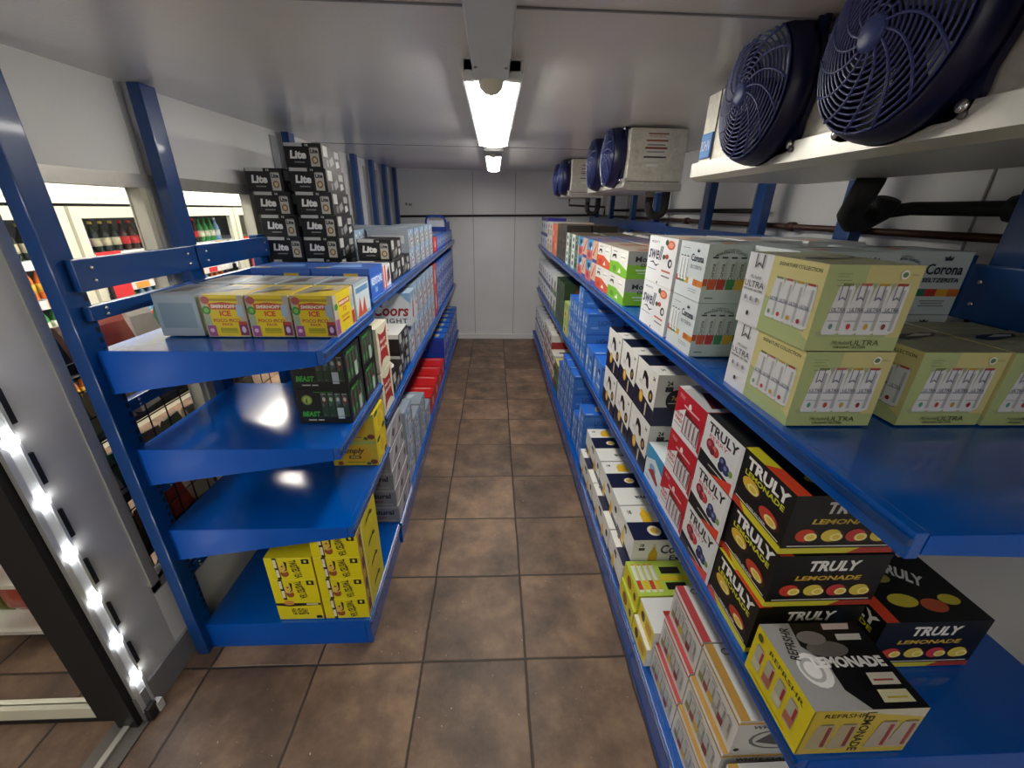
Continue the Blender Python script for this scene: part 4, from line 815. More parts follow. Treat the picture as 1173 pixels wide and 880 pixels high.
smir_e = [('r', 0, 0, 1, 1, '#c9bfa9'), ('p', [(.2, .02), (.8, .02), (.85, 1), (.15, 1)], '#e8cf1c'), ('p', [(.25, .66), (.78, .66), (.8, .8), (.22, .8)], '#c9572e'), ('t', 'SMIRNOFF', .5, .73, .5, .08, '#f3e6d0', {'b': .04}), ('t', '12', .5, .56, .14, .12, '#d8432a', {'b': .04}), ('r', .3, .36, .7, .42, '#d0a018'), ('r', .32, .26, .68, .3, '#c04a2a'), ('r', .02, .04, .18, .4, '#9c4f94'), ('e', .1, .7, .08, .08, '#3d8c3c'), ('r', .84, .5, .98, .8, '#9fb3c6'), ('r', .82, .04, .97, .38, '#b8432e')]
product('fruit_drink', .137, .205, .14, '#dfc91f', {'S': smir, 'E': smir_e, 'T': [('r', 0, 0, 1, 1, '#cdb53a'), ('p', [(0, .1), (.5, .3), (.4, .9), (0, .8)], '#8f8c82'), ('p', [(.5, .6), (.9, .4), (.9, .9), (.6, 1)], '#b8a48a'), ('p', [(.2, .3), (.4, .35), (.35, .5)], '#5a4638')]},
        [('carry_handle', 'T', [('p', [(.35, .35), (.75, .5), (.75, .6), (.35, .48)], '#4a4138')])])
FX = [('outermost', -.533), ('middle', -.677), ('innermost', -.821)]
for n, x in FX: put('fruit_drink', x-.0685, 1.375+.1025, Y1, 'yellow fruit drink carton facing the camera, %s of the front three' % {'outermost': 'rightmost', 'middle': 'middle', 'innermost': 'leftmost'}[n], 'yellow fruit drink cartons')
simple('grey_fruit', .137, .2, .14, '#9fb0ba', 'E', [('r', .05, .1, .95, .9, '#c9d6de'), ('p', [(.1, .05), (.3, .6), (.4, .1), (.6, .55), (.7, .05)], '#c9532e'), ('r', .1, .7, .9, .85, '#5f93b9')], [('r', 0, 0, 1, 1, '#8d9499'), ('p', [(.1, .1), (.6, .3), (.5, .8), (.2, .6)], '#5d5450'), ('p', [(.5, .5), (.9, .6), (.8, .95)], '#b8a49a')], [('r', .1, .2, .9, .8, '#7f98a6')])
for i, x in enumerate((-.535, -.679, -.823, -.967)): put('grey_fruit', x-.0685, 1.60+.1, Y1, 'grey blue carton with orange cans behind the yellow ones, %s from the aisle' % ('first', 'second', 'third', 'fourth')[i], 'grey blue cartons')
put('grey_fruit', -.975-.0685, 1.38+.1, Y1, 'grey blue carton left of the yellow fruit drink cartons', None)
# black/green beast
bst = [('r', 0, 0, 1, 1, '#101411'), ('t', 'BEAST', .24, .27, .34, .15, '#3fae3a', {'b': .04, 's': .15}), ('e', .2, .68, .1, .14, '#7d8f42'), ('e', .2, .68, .07, .1, '#a5b860'), ('p', [(.17, .6), (.2, .78), (.21, .6)], '#3b4a1c'), ('r', .17, .08, .32, .11, '#c9c9c5'), ('r', .35, .08, .46, .11, '#c9c9c5')]
for i, c in enumerate(('#5c3a30', '#2f6a34', '#4f6470', '#6a3f38')):
    u = .46+i*.13; bst += [('r', u, .22, u+.115, .84, '#39443c'), ('r', u+.02, .22, u+.05, .84, '#5a685c'), ('r', u+.005, .26, u+.11, .5, '#26402a'), ('e', u+.057, .68, .05, .12, c), ('e', u+.057, .7, .028, .06, '#b9c0b2'), ('r', u+.01, .84, u+.105, .87, '#8d9690')]
bst += [('r', .74, .14, .86, .46, '#b5c4c9'), ('r', .4, .2, .96, .215, '#3b5f3a'), ('r', .35, .9, .7, .92, '#2f8a34')]
bst_e = [('r', 0, 0, 1, 1, '#121612')]
for i, c in enumerate(('#5c3a30', '#2f6a34', '#6a3f38', '#3d6a4a')):
    u = .08+i*.2; bst_e += [('r', u, .12, u+.17, .88, '#3a463c'), ('r', u+.03, .12, u+.07, .88, '#55645a'), ('e', u+.085, .62, .06, .14, c), ('e', u+.085, .3, .05, .1, '#3f8f3c')]
bst_e += [('r', .55, .1, .72, .5, '#aeb9b6'), ('t', 'BEAST', .4, .9, .5, .08, '#3fae3a', {'b': .03})]
product('black_green', .197, .175, .142, '#101311', {'S': bst, 'E': bst_e, 'T': [('r', .1, .1, .9, .9, '#1b221d')]}, [('barcode_label', 'S', [('r', .74, .3, .85, .44, '#dfe6e6')])])
for i, y in enumerate((1.41, 1.605)):
    for k in range(2): put('black_green', -.538-.0985, y+.0875, Y2+k*.143, 'black and green carton, %s of two, %s pair' % (TIER[2][k], ('nearer', 'farther')[i]), 'black and green cartons')
sim = [('r', 0, 0, 1, 1, '#cdb62c'), ('r', .3, .86, 1, 1, '#a9b85a'), ('p', [(.18, .3), (.3, .2), (.75, .2), (.85, .4), (.8, .75), (.6, .82), (.25, .78), (.15, .55)], '#d9a91c'), ('t', 'Simply', .46, .58, .52, .3, '#2a2a1e', {'s': .3, 'b': .03}), ('r', .36, .28, .62, .40, '#2a2a1e'), ('t', 'SPIKED', .49, .34, .2, .07, '#e9d77a', {'b': .03}), ('e', .9, .15, .08, .1, '#7a3f2c'), ('e', .78, .08, .05, .06, '#3f5a2c'), ('e', .16, .1, .06, .08, '#8a4a2c'), ('r', .3, .12, .7, .15, '#6a5a1c')]
product('yellow_spiked', .205, .165, .13, '#cdb62c', {'S': sim, 'E': [('r', 0, 0, 1, 1, '#d9bf1c'), ('e', .5, .5, .36, .4, '#e6d024'), ('e', .5, .5, .2, .25, '#d8b81c'), ('e', .25, .9, .18, .08, '#3a4a24'), ('e', .8, .12, .14, .1, '#2f3f24')], 'T': [('r', .1, .1, .9, .9, '#b7b04a')]})
for k in range(2): put('yellow_spiked', -.535-.1025, 1.635+.0825, Y3+k*.132, 'yellow lemon drink carton, %s of two on the third left shelf' % TIER[2][k], 'yellow lemon drink cartons')
# yellow tea
tea_s = [('r', 0, 0, 1, 1, '#d8cb10'), ('p', [(.0, .98), (.98, .98), (1, 1), (0, 1)], '#e9e05a'), ('p', [(.2, 0), (.28, 0), (.26, 1), (.17, 1)], '#15131a'), ('r', .195, .1, .255, .45, '#d9d3c0'), ('r', .18, .55, .24, .92, '#d9d3c0'), ('e', .37, .28, .09, .16, '#8f4a24'), ('e', .36, .5, .09, .18, '#d8b24a'), ('p', [(.36, .35), (.44, .45), (.46, .8), (.4, .85), (.42, .5)], '#171418'), ('e', .35, .62, .02, .04, '#3a2a14'),
         ('t', 'TWISTED TEA', .62, .48, .84, .17, '#2c2818', {'rot': -80, 'b': .03}), ('r', .78, .72, .94, .93, '#14141a'), ('e', .86, .83, .03, .06, '#d9cf3a'), ('r', .7, .2, .72, .6, '#9a9018')]
tea_e = [('r', 0, 0, 1, 1, '#dccf18'), ('p', [(0, 0), (.13, 0), (.13, 1), (0, 1)], '#c4a04a'), ('r', .14, 0, .17, 1, '#15131a'), ('e', .1, .5, .05, .3, '#6a2f20'), ('r', .2, 0, .24, 1, '#e9e3a8')]
product('yellow_tea', .182, .25, .113, '#d8cb10', {'S': tea_s, 'E': tea_e, 'T': [('r', 0, 0, 1, 1, '#cfc01a'), ('p', [(0, .5), (.3, .5), (.3, .6), (0, .62)], '#14131a'), ('e', .15, .85, .14, .12, '#8f3a24'), ('t', 'TWISTED', .55, .85, .6, .1, '#1c1a14', {'rot': 0, 'b': .04}), ('t', 'TEA', .6, .5, .4, .2, '#14131a', {'rot': -70, 'b': .04})]},
        [('handle_slot', 'E', [('p', [(.42, .52), (.46, .7), (.7, .78), (.8, .6), (.74, .52), (.66, .64), (.5, .58)], '#2a2410'), ('r', .46, .5, .74, .56, '#efe656')])])
ZT = .138
for k in range(4): put('yellow_tea', -.53-.091, 1.245+.125, ZT+k*.114, 'yellow tea carton, %s of four in the stack by the aisle' % TIER[4][k], 'yellow tea cartons')
for k in range(1, 3): put('yellow_tea', -.72-.091, 1.245+.125, ZT+k*.114, 'yellow tea carton, %s of the inner stack of three' % ('middle', 'top')[k-1], 'yellow tea cartons')
product('yellow_tea_flat', .182, .25, .113, '#d8cb10', {'S': [('r', 0, 0, 1, 1, '#d8cb10'), ('p', [(0, .72), (.3, .66), (1, .72), (1, .82), (0, .84)], '#17151a'), ('r', .68, .74, .94, .8, '#d9d3c0'), ('t', 'TWISTED TEA', .5, .4, .6, .2, '#1c1a14', {'b': .03, 'rot': 180}), ('r', .84, .04, .97, .18, '#14141a'), ('e', .3, .85, .12, .12, '#c88a3a')], 'E': tea_e, 'T': []})
put('yellow_tea_flat', -.72-.091, 1.245+.125, ZT, 'yellow tea carton turned on its side, bottom of the inner stack', None)

# black light-beer cartons
lite_s = [('r', 0, 0, 1, 1, '#101114'), ('r', .02, .86, .5, 1, '#b9bab8'), ('t', '12', .62, .92, .08, .08, '#d9d9d6', {'b': .04}), ('t', 'Lite', .36, .53, .44, .34, '#e6e6e4', {'b': .05, 's': .12}), ('r', .24, .2, .52, .25, '#8e8f90'), ('r', .68, .06, .92, .8, '#b9b7ae'), ('r', .7, .8, .9, .84, '#7d7c78'), ('t', 'Lite', .8, .68, .2, .18, '#1d2436', {'b': .05}), ('e', .8, .32, .085, .16, '#7a5a3a'), ('e', .8, .32, .05, .1, '#c9b98f')]
lite_e = [('r', 0, 0, 1, 1, '#121316'), ('r', .08, .5, .3, .94, '#b5b6b4'), ('p', [(.4, .1), (.6, .3), (.55, .6), (.35, .4)], '#8e8f90'), ('r', .66, .55, .9, .85, '#a1a2a2'), ('r', .2, .1, .3, .4, '#77787a'), ('p', [(.7, .1), (.9, .2), (.85, .45), (.7, .4)], '#c4c5c3')]
product('black_beer', .178, .26, .106, '#101114', {'S': lite_s, 'E': lite_e, 'T': [('r', 0, 0, 1, 1, '#15161a'), ('r', 0, 0, .5, .2, '#b9bab8')]})
lite_u = [('r', 0, 0, 1, 1, '#101114'), ('r', .5, .0, .98, .14, '#b9bab8'), ('t', 'Lite', .64, .5, .44, .34, '#dedede', {'b': .05, 's': .12, 'rot': 180}), ('r', .08, .2, .32, .94, '#b9b7ae'), ('t', 'Lite', .2, .32, .2, .18, '#1d2436', {'b': .05, 'rot': 180}), ('e', .2, .68, .085, .16, '#7a5a3a')]
product('black_beer_upturned', .178, .26, .106, '#101114', {'S': lite_u, 'E': lite_e, 'T': []})
N6 = ['bottom', 'second', 'third', 'fourth', 'fifth', 'sixth']
for k in range(6):
    dx = (-.0, .0, .004, -.004, -.014, -.032, -.045)[k]; zz = U1+.012+k*.1068
    nm = (N6[:5]+['topmost'])[k]
    if k < 5: put('black_beer', -.813-.089+dx, 2.30+.13, zz, 'black beer carton, %s of the taller stack in the black tower' % nm, 'black beer carton tower')
    else: put('black_beer', -.835-.089, 2.30+.13, zz, 'black beer carton, topmost of the tower under the ceiling', 'black beer carton tower')
for k in range(4):
    dx = (.008, .008, .0, -.012)[k]; zz = U1+.0+k*.1065
    key = 'black_beer_upturned' if k == 0 else 'black_beer'
    put(key, -1.012-.089+dx, 2.31+.13, zz+.01, 'black beer carton, %s of the shorter stack in the black tower' % N6[k] if k else 'black beer carton standing upside down at the base of the shorter stack', 'black beer carton tower')
put('black_beer', -1.045-.089, 2.31+.13, U1+.01+4*.1065, 'black beer carton jutting left on top of the shorter stack', None)
# keystone
product('royal_carton', .25, .215, .125, '#2a55a8', {'S': [('r', 0, 0, 1, 1, '#2c56ac'), ('r', 0, .82, 1, 1, '#3f6cc0'), ('r', .55, .7, .8, .84, '#d9b93a'), ('t', 'KEYSTONE', .45, .5, .72, .26, '#dfe6f2', {'b': .03}), ('p', [(.1, 0), (.35, .35), (.6, 0)], '#b9cfe6')], 'E': [('r', 0, 0, 1, 1, '#2c5cb8'), ('r', 0, .3, 1, .7, '#3b73cc'), ('t', 'KEYSTONE', .5, .52, .8, .26, '#e6ecf6', {'b': .03}), ('r', .3, .1, .5, .28, '#7fb0e0')], 'T': [('r', 0, 0, 1, 1, '#27509e'), ('p', [(.2, .2), (.8, .3), (.7, .7), (.3, .6)], '#6f9bd4'), ('r', .05, .1, .3, .2, '#d9b93a')]})
put('royal_carton', -.545-.125, 1.865+.1075, U1, 'royal blue beer carton with white lettering behind the yellow fruit drinks', 'royal blue cartons')
put('royal_carton', -.80-.125, 1.865+.1075, U1, 'royal blue beer carton farther from the aisle, below the black tower', 'royal blue cartons')
product('striped_carton', .25, .17, .107, '#cfcfd2', {'E': [('r', 0, 0, 1, 1, '#d9d9dc'), ('r', 0, 0, .2, 1, '#d9702e'), ('r', .2, 0, .28, 1, '#e9e6e2'), ('r', .28, 0, .42, 1, '#b9322e'), ('p', [(.5, .1), (.9, .3), (.85, .9), (.6, .7)], '#2a2540'), ('e', .7, .4, .1, .18, '#8a2c34')], 'T': [('r', 0, 0, 1, 1, '#bcbcc0'), ('r', .6, .1, .9, .6, '#d0a08a')], 'S': [('r', .1, .2, .9, .8, '#b5433a')]})
put('striped_carton', -.55-.125, 2.09+.085, U1, 'white carton with orange and red stripes beside the royal blue one', None)
for i, y in enumerate((2.275, 2.54)): put('black_beer', -.55-.089, y+.13 if i else y+.13, U1, 'black beer carton at the shelf edge, %s of the lower two' % ('nearer', 'farther')[i], 'black beer cartons at the aisle')
put('black_beer', -.56-.089, 2.36+.13, U1+.107, 'black beer carton lying on the two at the shelf edge', None)
# silver stacks
def silver(key, W, D, H, c='#b4bac2', bands=('#66727f', '#dde1e6', '#54606f')):
    product(key, W, D, H, c, {'E': [('r', 0, 0, 1, 1, c), ('p', [(0, .45), (.2, .85), (.35, .6), (.55, .95), (.8, .5), (1, .8), (1, 1), (0, 1)], '#8fb0d0'), ('p', [(.12, .7), (.2, .85), (.27, .72)], '#f2f5f8'), ('p', [(.47, .8), (.55, .95), (.62, .82)], '#f2f5f8'), ('p', [(.08, .05), (.3, .05), (.36, .6), (.14, .6)], bands[0]), ('p', [(.12, .1), (.18, .1), (.24, .55), (.18, .55)], '#e3e7ec'), ('e', .55, .38, .14, .16, bands[1]), ('p', [(.42, .3), (.7, .36), (.7, .46), (.42, .4)], '#8e2a34'), ('r', .8, .08, .95, .6, bands[2]), ('r', .83, .15, .88, .55, '#dfe3e8'), ('e', .9, .72, .04, .1, '#8e2a34'), ('p', [(.44, .66), (.56, .72), (.6, .66), (.52, .6)], '#2c2f36'), ('r', .0, .0, .03, 1, '#5f6a78')],
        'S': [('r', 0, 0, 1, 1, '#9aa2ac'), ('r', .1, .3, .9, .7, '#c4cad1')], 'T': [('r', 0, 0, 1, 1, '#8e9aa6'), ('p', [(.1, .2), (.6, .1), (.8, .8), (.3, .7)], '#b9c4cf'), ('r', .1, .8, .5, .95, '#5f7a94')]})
silver('silver_carton', .26, .2, .122)
for i in range(5):
    for k in range(2):
        put('silver_carton', -.555-.13, 2.83+i*.225+.1, U1+k*.123, 'silver grey beer carton, %s tier, %s column, left top shelf' % (TIER[2][k], ORD[i]), 'silver cartons, left top shelf')
for i in range(4): put('silver_carton', -.83-.13, 2.62+i*.23+.1, U1+.0+.123*0, 'silver grey beer carton in the inner row, %s one, left top shelf' % ORD[i], 'silver cartons, inner row') ; put('silver_carton', -.83-.13, 2.62+i*.23+.1, U1+.123, 'silver grey beer carton on the inner row, %s one, left top shelf' % ORD[i], 'silver cartons, inner row')
simple('red_carton', .25, .27, .125, '#c9302f', 'E', [('r', 0, 0, 1, 1, '#c93034'), ('e', .45, .5, .16, .26, '#e3c9c4'), ('r', .75, .1, .9, .9, '#8a1c20')], [('r', 0, 0, 1, 1, '#b92c2c')])
put('red_carton', -.555-.125, 3.97+.135, U1, 'red beer carton between silver and blue ones on the left top shelf', None)
bluebox('blue_light', .25, .2, .125, '#3f62c4', '#8fa6e0', aisle='E')
for i in range(7): put('blue_light', -.555-.125, 4.27+i*.21+.1, U1, 'blue light beer carton on the left top shelf, %s of seven' % (ORD[i] if i else 'nearest'), 'blue light beer cartons, left top shelf')
b = empty('handled_carrier', (-.68, 5.35, U1+.128)); m = MB(); m.box(-.12, .12, -.2, .2, 0, .05, M('#1f3f94')); m.box(-.12, -.11, -.2, .2, .05, .10, M('#1f3f94')); m.box(.11, .12, -.2, .2, .05, .10, M('#1f3f94')); m.build('tray', b)
m = MB(); m.tube([(-.115, -.19, .1), (-.1, -.19, .15), (-.05, -.19, .165), (.05, -.19, .165), (.1, -.19, .15), (.115, -.19, .1)], .012, M('#23489f')); m.build('handle', b); m = MB(); m.box(-.1, .1, -.19, .17, .05, .12, M('#c9ced6')); m.build('contents', b)
tag(b, 'blue carrier with a curved handle on the far end of the left top shelf', 'carrier')

# left middle shelf, further bays
star = [('p', [(0, 0), (1, 0), (1, 1), (0, 1)], '#ddd8c0'), ('p', [(.1, .9), (.35, .8), (.65, .8), (.9, .92), (.82, .68), (.82, .36), (.92, .12), (.65, .22), (.35, .22), (.1, .1), (.18, .36), (.18, .68)], '#a32a2a'), ('t', 'MILLER', .5, .64, .5, .07, '#e8dcc8', {'rot': 0, 'b': .03}), ('t', 'High Life', .5, .48, .6, .12, '#f0e6d4', {'s': .3, 'b': .03})]
product('star_case', .3, .2, .215, '#ddd8c0', {'E': star, 'T': [('r', .1, .1, .9, .9, '#cfcab0')], 'S': [('p', [(.5, .9), (.8, .8), (.9, .3), (.5, .1), (.1, .3), (.2, .8)], '#a82c2c')]})
for k in range(2): put('star_case', -.535-.15, 1.822+.1, U2+k*.222, 'cream beer case with dark red star, %s of two at the bay corner' % TIER[2][k], 'cream cases with red star')
product('white_black_case', .25, .26, .13, '#dfdfdc', {'S': [('r', 0, 0, 1, 1, '#17181a'), ('r', 0, .8, 1, 1, '#e0e0dc'), ('t', 'Lite', .5, .9, .3, .1, '#222222', {'b': .04, 's': .1}), ('r', .2, .3, .35, .65, '#d6d6d2'), ('r', .55, .1, .72, .4, '#d6d6d2'), ('r', .5, .6, .75, .68, '#d6d6d2')], 'E': lite_e, 'T': [('r', 0, 0, 1, 1, '#d9d9d6'), ('p', [(.2, .3), (.6, .2), (.7, .4), (.3, .5)], '#1c1d20')]})
product('black_orange_case', .25, .26, .12, '#141416', {'S': [('r', 0, 0, 1, 1, '#141416'), ('r', .2, .1, .6, .9, '#c9c7bf'), ('t', 'Lite', .4, .65, .34, .25, '#1d2030', {'b': .04}), ('e', .4, .3, .12, .16, '#8a6a3a')], 'E': lite_e, 'T': [('r', 0, 0, 1, 1, '#1a1a1c'), ('e', .5, .5, .42, .4, '#dcdad4'), ('e', .5, .5, .34, .3, '#c9572e'), ('p', [(.2, .4), (.8, .5), (.6, .3)], '#dcdad4')]})
put('black_orange_case', -.545-.125, 2.06+.13, U2, 'black beer case with orange oval on top behind the star cases', None)
put('white_black_case', -.56-.125, 2.34+.13, U2, 'black beer case with white top, lower of two under the silver sign case', 'black cases with white tops')
put('white_black_case', -.56-.125, 2.34+.13, U2+.131, 'black beer case with white top, upper of two below the mountain case', 'black cases with white tops')
product('mountain_case', .29, .2, .21, '#c2c8cf', {'S': [('r', 0, 0, 1, 1, '#c6ccd3'), ('p', [(.1, .6), (.35, .95), (.55, .75), (.75, 1), (1, .7), (1, 1), (0, 1)], '#7fa6cc'), ('p', [(.3, .88), (.35, .95), (.42, .88)], '#f1f4f7'), ('t', 'Coors', .57, .48, .78, .36, '#8a1c22', {'b': .03, 's': .2}), ('t', 'LIGHT', .64, .16, .56, .15, '#26282e', {'b': .02, 'sp': 1.2})], 'E': [('r', 0, 0, 1, 1, '#c2c8cf'), ('p', [(.0, .5), (.3, .9), (.5, .6), (.7, .95), (1, .5), (1, 1), (0, 1)], '#7f9cbc'), ('p', [(.3, .2), (.5, .2), (.6, .7), (.4, .7)], '#9a3038')], 'T': [('r', 0, 0, 1, 1, '#a9c0d4')]})
put('mountain_case', -.53-.145, 2.60+.1, U2+.245, 'white beer case with blue mountains and big red lettering', None)
silver('silver_case', .26, .2, .235, '#b9bdc6', ('#5f7896', '#e3e7ec', '#8a4650'))
put('silver_case', -.555-.13, 2.60+.1, U2, 'silver beer case right under the case with blue mountains', None)
for i in range(5):
    for k in range(2): put('silver_case', -.555-.13, 2.82+i*.207+.1, U2+k*.237, 'silver beer case, %s tier, %s column, left middle shelf' % (TIER[2][k], ORD[i]), 'silver cases, left middle shelf')
simple('red_case', .26, .2, .235, '#c22c30', 'E', [('r', 0, 0, 1, 1, '#c02c32'), ('e', .5, .5, .2, .3, '#dfc4c0'), ('r', .8, 0, .9, 1, '#7f1a20')], [('r', 0, 0, 1, 1, '#b02828')])
for k in range(2): put('red_case', -.555-.13, 3.87+.1, U2+k*.237, 'tall red beer case, %s of two on the left middle shelf' % TIER[2][k], 'tall red cases')
bluebox('blue_case_left', .26, .2, .15, '#3d55b4', '#7f95d8', aisle='E')
for i in range(8):
    for k in range(3): put('blue_case_left', -.555-.13, 4.09+i*.207+.1, U2+k*.151, 'dark blue beer case, %s tier, %s of eight columns, left middle shelf' % (TIER[3][k], ORD[i] if i else 'nearest'), 'dark blue cases, left middle shelf')
# left bottom shelf
nat_s = [('r', 0, 0, 1, 1, '#8c8e98'), ('r', 0, .86, 1, 1, '#a9abb4'), ('t', 'Natural', .5, .62, .72, .3, '#23263a', {'b': .04}), ('t', 'LIGHT', .45, .28, .4, .12, '#8a2f3a', {'b': .03}), ('r', .1, .1, .9, .14, '#b5b7bf')]
product('grey_carton', .2, .34, .108, '#9c9ea8', {'S': nat_s, 'E': [('r', 0, 0, 1, 1, '#a9a9b2'), ('p', [(.0, .1), (.3, .9), (.4, .9), (.15, .1)], '#d3d2d6'), ('p', [(.5, .1), (.7, .9), (.8, .9), (.62, .1)], '#c6c4ca'), ('e', .42, .5, .07, .22, '#33343c'), ('e', .88, .5, .05, .22, '#33343c'), ('r', .1, .0, .9, .1, '#7d4a54')], 'T': [('r', 0, 0, 1, 1, '#9c9ea6'), ('p', [(.2, .4), (.8, .5), (.7, .6), (.2, .5)], '#2c2d33')]})
for k in range(5): put('grey_carton', -.522-.1-.006*k, 1.825+.17, U3+k*.1095, 'grey beer carton with navy lettering, %s of five on the left bottom shelf' % TIER[5][k], 'grey cartons, left bottom shelf')
silver('pale_blue_case', .27, .21, .165, '#b4c3d4', ('#4f76a6', '#e6ebf1', '#34383f'))
for i, n in enumerate((3, 2, 2, 1)):
    for k in range(n): put('pale_blue_case', -.53-.135, 2.18+i*.235+.105, U3+k*.1655, 'white and pale blue beer case, %s tier, %s column, left bottom shelf' % (TIER[n][k] if n > 1 else 'only', ORD[i] if i else 'nearest'), 'pale blue cases, left bottom shelf')
simple('red_flat_case', .28, .235, .155, '#c9201f', 'E', [('r', 0, 0, 1, 1, '#bf2222'), ('e', .5, .5, .15, .25, '#d9b9b4')], [('r', 0, 0, 1, 1, '#cc2020'), ('r', .3, .75, .9, .82, '#e9a9a4')])
for i in range(4): put('red_flat_case', -.53-.14, 3.14+i*.25+.1175, U3, 'bright red beer case on the left bottom shelf, %s of four' % (ORD[i] if i < 3 and i else ('nearest' if i == 0 else 'farthest')), 'bright red cases')
bluebox('royal_case', .27, .2, .175, '#1c3fb4', '#5f82d8', aisle='E')
for i in range(7):
    for k in range(2): put('royal_case', -.53-.135, 4.2+i*.225+.1, U3+k*.176, 'royal blue beer case, %s tier, %s of seven columns, left bottom shelf' % (TIER[2][k], ORD[i] if i else 'nearest'), 'royal blue cases, left bottom shelf')

# ================================================================== SHOP BEYOND THE WINDOWS
m = MB(); m.box(-4.7, -4.6, YN, YB+2.2, 0, 2.7, M('#8a8578', rough=.6)); struct('wall_left.001', m)
m = MB(); m.box(-4.7, XL-.0, YB+2.1, YB+2.2, 0, 2.7, M('#8a8578', rough=.6)); struct('wall_back.001', m)
m = MB(); m.box(-4.7, XL-.06, YN, YB+2.2, 2.65, 2.7, M('#c9c7be', rough=.6)); struct('ceiling.001', m)
FRX = -3.0
fr = empty('display_fridge', (FRX, 1.23, 0)); L = 5.0
m = MB(); m.box(-.7, -.68, .0501, L-.0501, .2801, 1.9799, CREAM); m.box(-.7, 0, 0, L, 1.98, 2.2, CREAM); m.box(-.7, 0, 0, L, 0, .28, CREAM); m.box(-.7, 0, 0, .05, .2801, 1.9799, CREAM); m.box(-.7, 0, L-.05, L, .2801, 1.9799, CREAM); m.build('cabinet', fr)
m = MB(); m.box(-.65, -.64, .06, L-.06, .30, 1.73, M('#4d5153')); m.build('back_liner', fr)
m = MB(); m.box(0.0, .03, 0, L, 1.74, 1.98, M('#dfddd0', emit=.04))
for i in range(70):
    for j in range(3):
        cy, c_z = .04+i*.0714+(j % 2)*.035, 1.785+j*.07
        m.mesh([(.03, cy-.032, c_z), (.03, cy, c_z-.032), (.03, cy+.032, c_z), (.03, cy, c_z+.032), (.042, cy, c_z)], [(0, 1, 4), (1, 2, 4), (2, 3, 4), (3, 0, 4)], M('#e3e1d4'))
m.build('lit_header', fr)
for i in range(5):
    m = MB()
    for z in (.34, .60, .86, 1.12, 1.38): m.box(-.55, -.10, .06+i*.98, 1.0+i*.98, z-.015, z, M('#c9ccd0', rough=.4))
    m.build('shelf_board', fr)
    y0 = .03+i*.985; y1 = y0+.955
    dr = MB(); dr.box(0, .035, y0, y0+.07, .28, 1.72, CREAM); dr.box(0, .035, y1-.07, y1, .28, 1.72, CREAM); dr.box(.001, .034, y0+.0701, y1-.0701, 1.64, 1.72, CREAM); dr.box(.001, .034, y0+.0701, y1-.0701, .28, .36, CREAM)
    dd = dr.build('door', fr)
    g = MB(); g.box(.012, .016, y0+.07, y1-.07, .36, 1.64, GLASS); g.build('pane', dd)
    h = MB(); h.box(.035, .06, y0+.08, y0+.1, .8, 1.2, DARK); h.build('handle', dd)
    s = MB(); s.box(-.06, -.04, y0+.0, y0+.03, .34, 1.68, M('#ffffff', emit=1.0)); s.build('light_tube', fr)
    if i % 2 == 0:
        g = MB(); g.box(.018, .020, y0+.1, y0+.32, .95, 1.4, M('#c8262c')); g.box(.020, .021, y0+.13, y0+.3, 1.2, 1.27, M('#f0e6e4')); g.build('red_poster', dd)
    t = MB()
    for z in (.34, .60, .86, 1.12, 1.38):
        t.box(-.10, -.092, y0+.03, y1-.03, z-.06, z+.0, M('#e6e6e2'))
        for q in range(4): t.box(-.092, -.09, y0+.06+q*.22, y0+.2+q*.22, z-.055, z-.005, M(('#e0303a', '#f2f2ee', '#f2f2ee', '#e9a03a')[(q+i+int(z*10)) % 4]))
    t.build('price_rail', fr)
tag(fr, 'long cream framed display fridge with glass doors across the shop', 'fridge')
def bottle(col, cap, liquid):
    m = MB(); m.lathe([(.034, 0), (.036, .01), (.036, .13), (.030, .16), (.014, .2), (.013, .225)], M(liquid, rough=.15), n=10); return m.data('drink_bottle'), col, cap
bottles = []
for liquid, lab, cap, nm in (('#3a1c14', '#c9262a', '#c9262a', 'dark cola bottle with red label'), ('#3f8f4a', '#e3e6c9', '#2a7a3a', 'green bottle with pale label'), ('#7fb0d4', '#e6ecf0', '#e9eef2', 'clear bottle with pale label'), ('#d8732a', '#e9b93a', '#2a2a2a', 'orange drink bottle'), ('#2a2f6a', '#8a4aa0', '#d9d9e0', 'purple drink bottle'), ('#1d2a22', '#c9c0a0', '#c9b24a', 'dark green bottle with beige label')):
    a = MB(); a.lathe([(.034, 0), (.036, .01), (.036, .13), (.030, .16), (.014, .2), (.013, .225)], M(liquid, rough=.15), n=10)
    b = MB(); b.lathe([(.0368, .05), (.0368, .115)], M(lab), n=10)
    c = MB(); c.lathe([(.015, .225), (.015, .245), (.010, .248)], M(cap), n=8)
    bottles.append((a.data('drink_bottle'), b.data('wrap_label'), c.data('cap'), nm))
for i in range(1, 4):
    for si, z in enumerate((.34, .60, .86, 1.12, 1.38)):
        for q in range(10):
            me, la, ca, nm = bottles[(q//3+si*2+i) % 6]
            y = 1.23+.03+i*.985+.05+q*.092
            o = bpy.data.objects.new('drink_bottle', me); COL.objects.link(o); o.location = (FRX-.15, y, z+.001); o.scale = (.93, .93, .93)
            for nn, dm in (('wrap_label', la), ('cap', ca)):
                p = bpy.data.objects.new(nn, dm); COL.objects.link(p); p.parent = o
            tag(o, '%s, %s fridge shelf, %s fridge door' % (nm, ('bottom', 'second', 'third', 'fourth', 'top')[si], ('nearest', 'middle', 'farthest')[i-1]), 'bottle', 'bottles in the shop fridge')
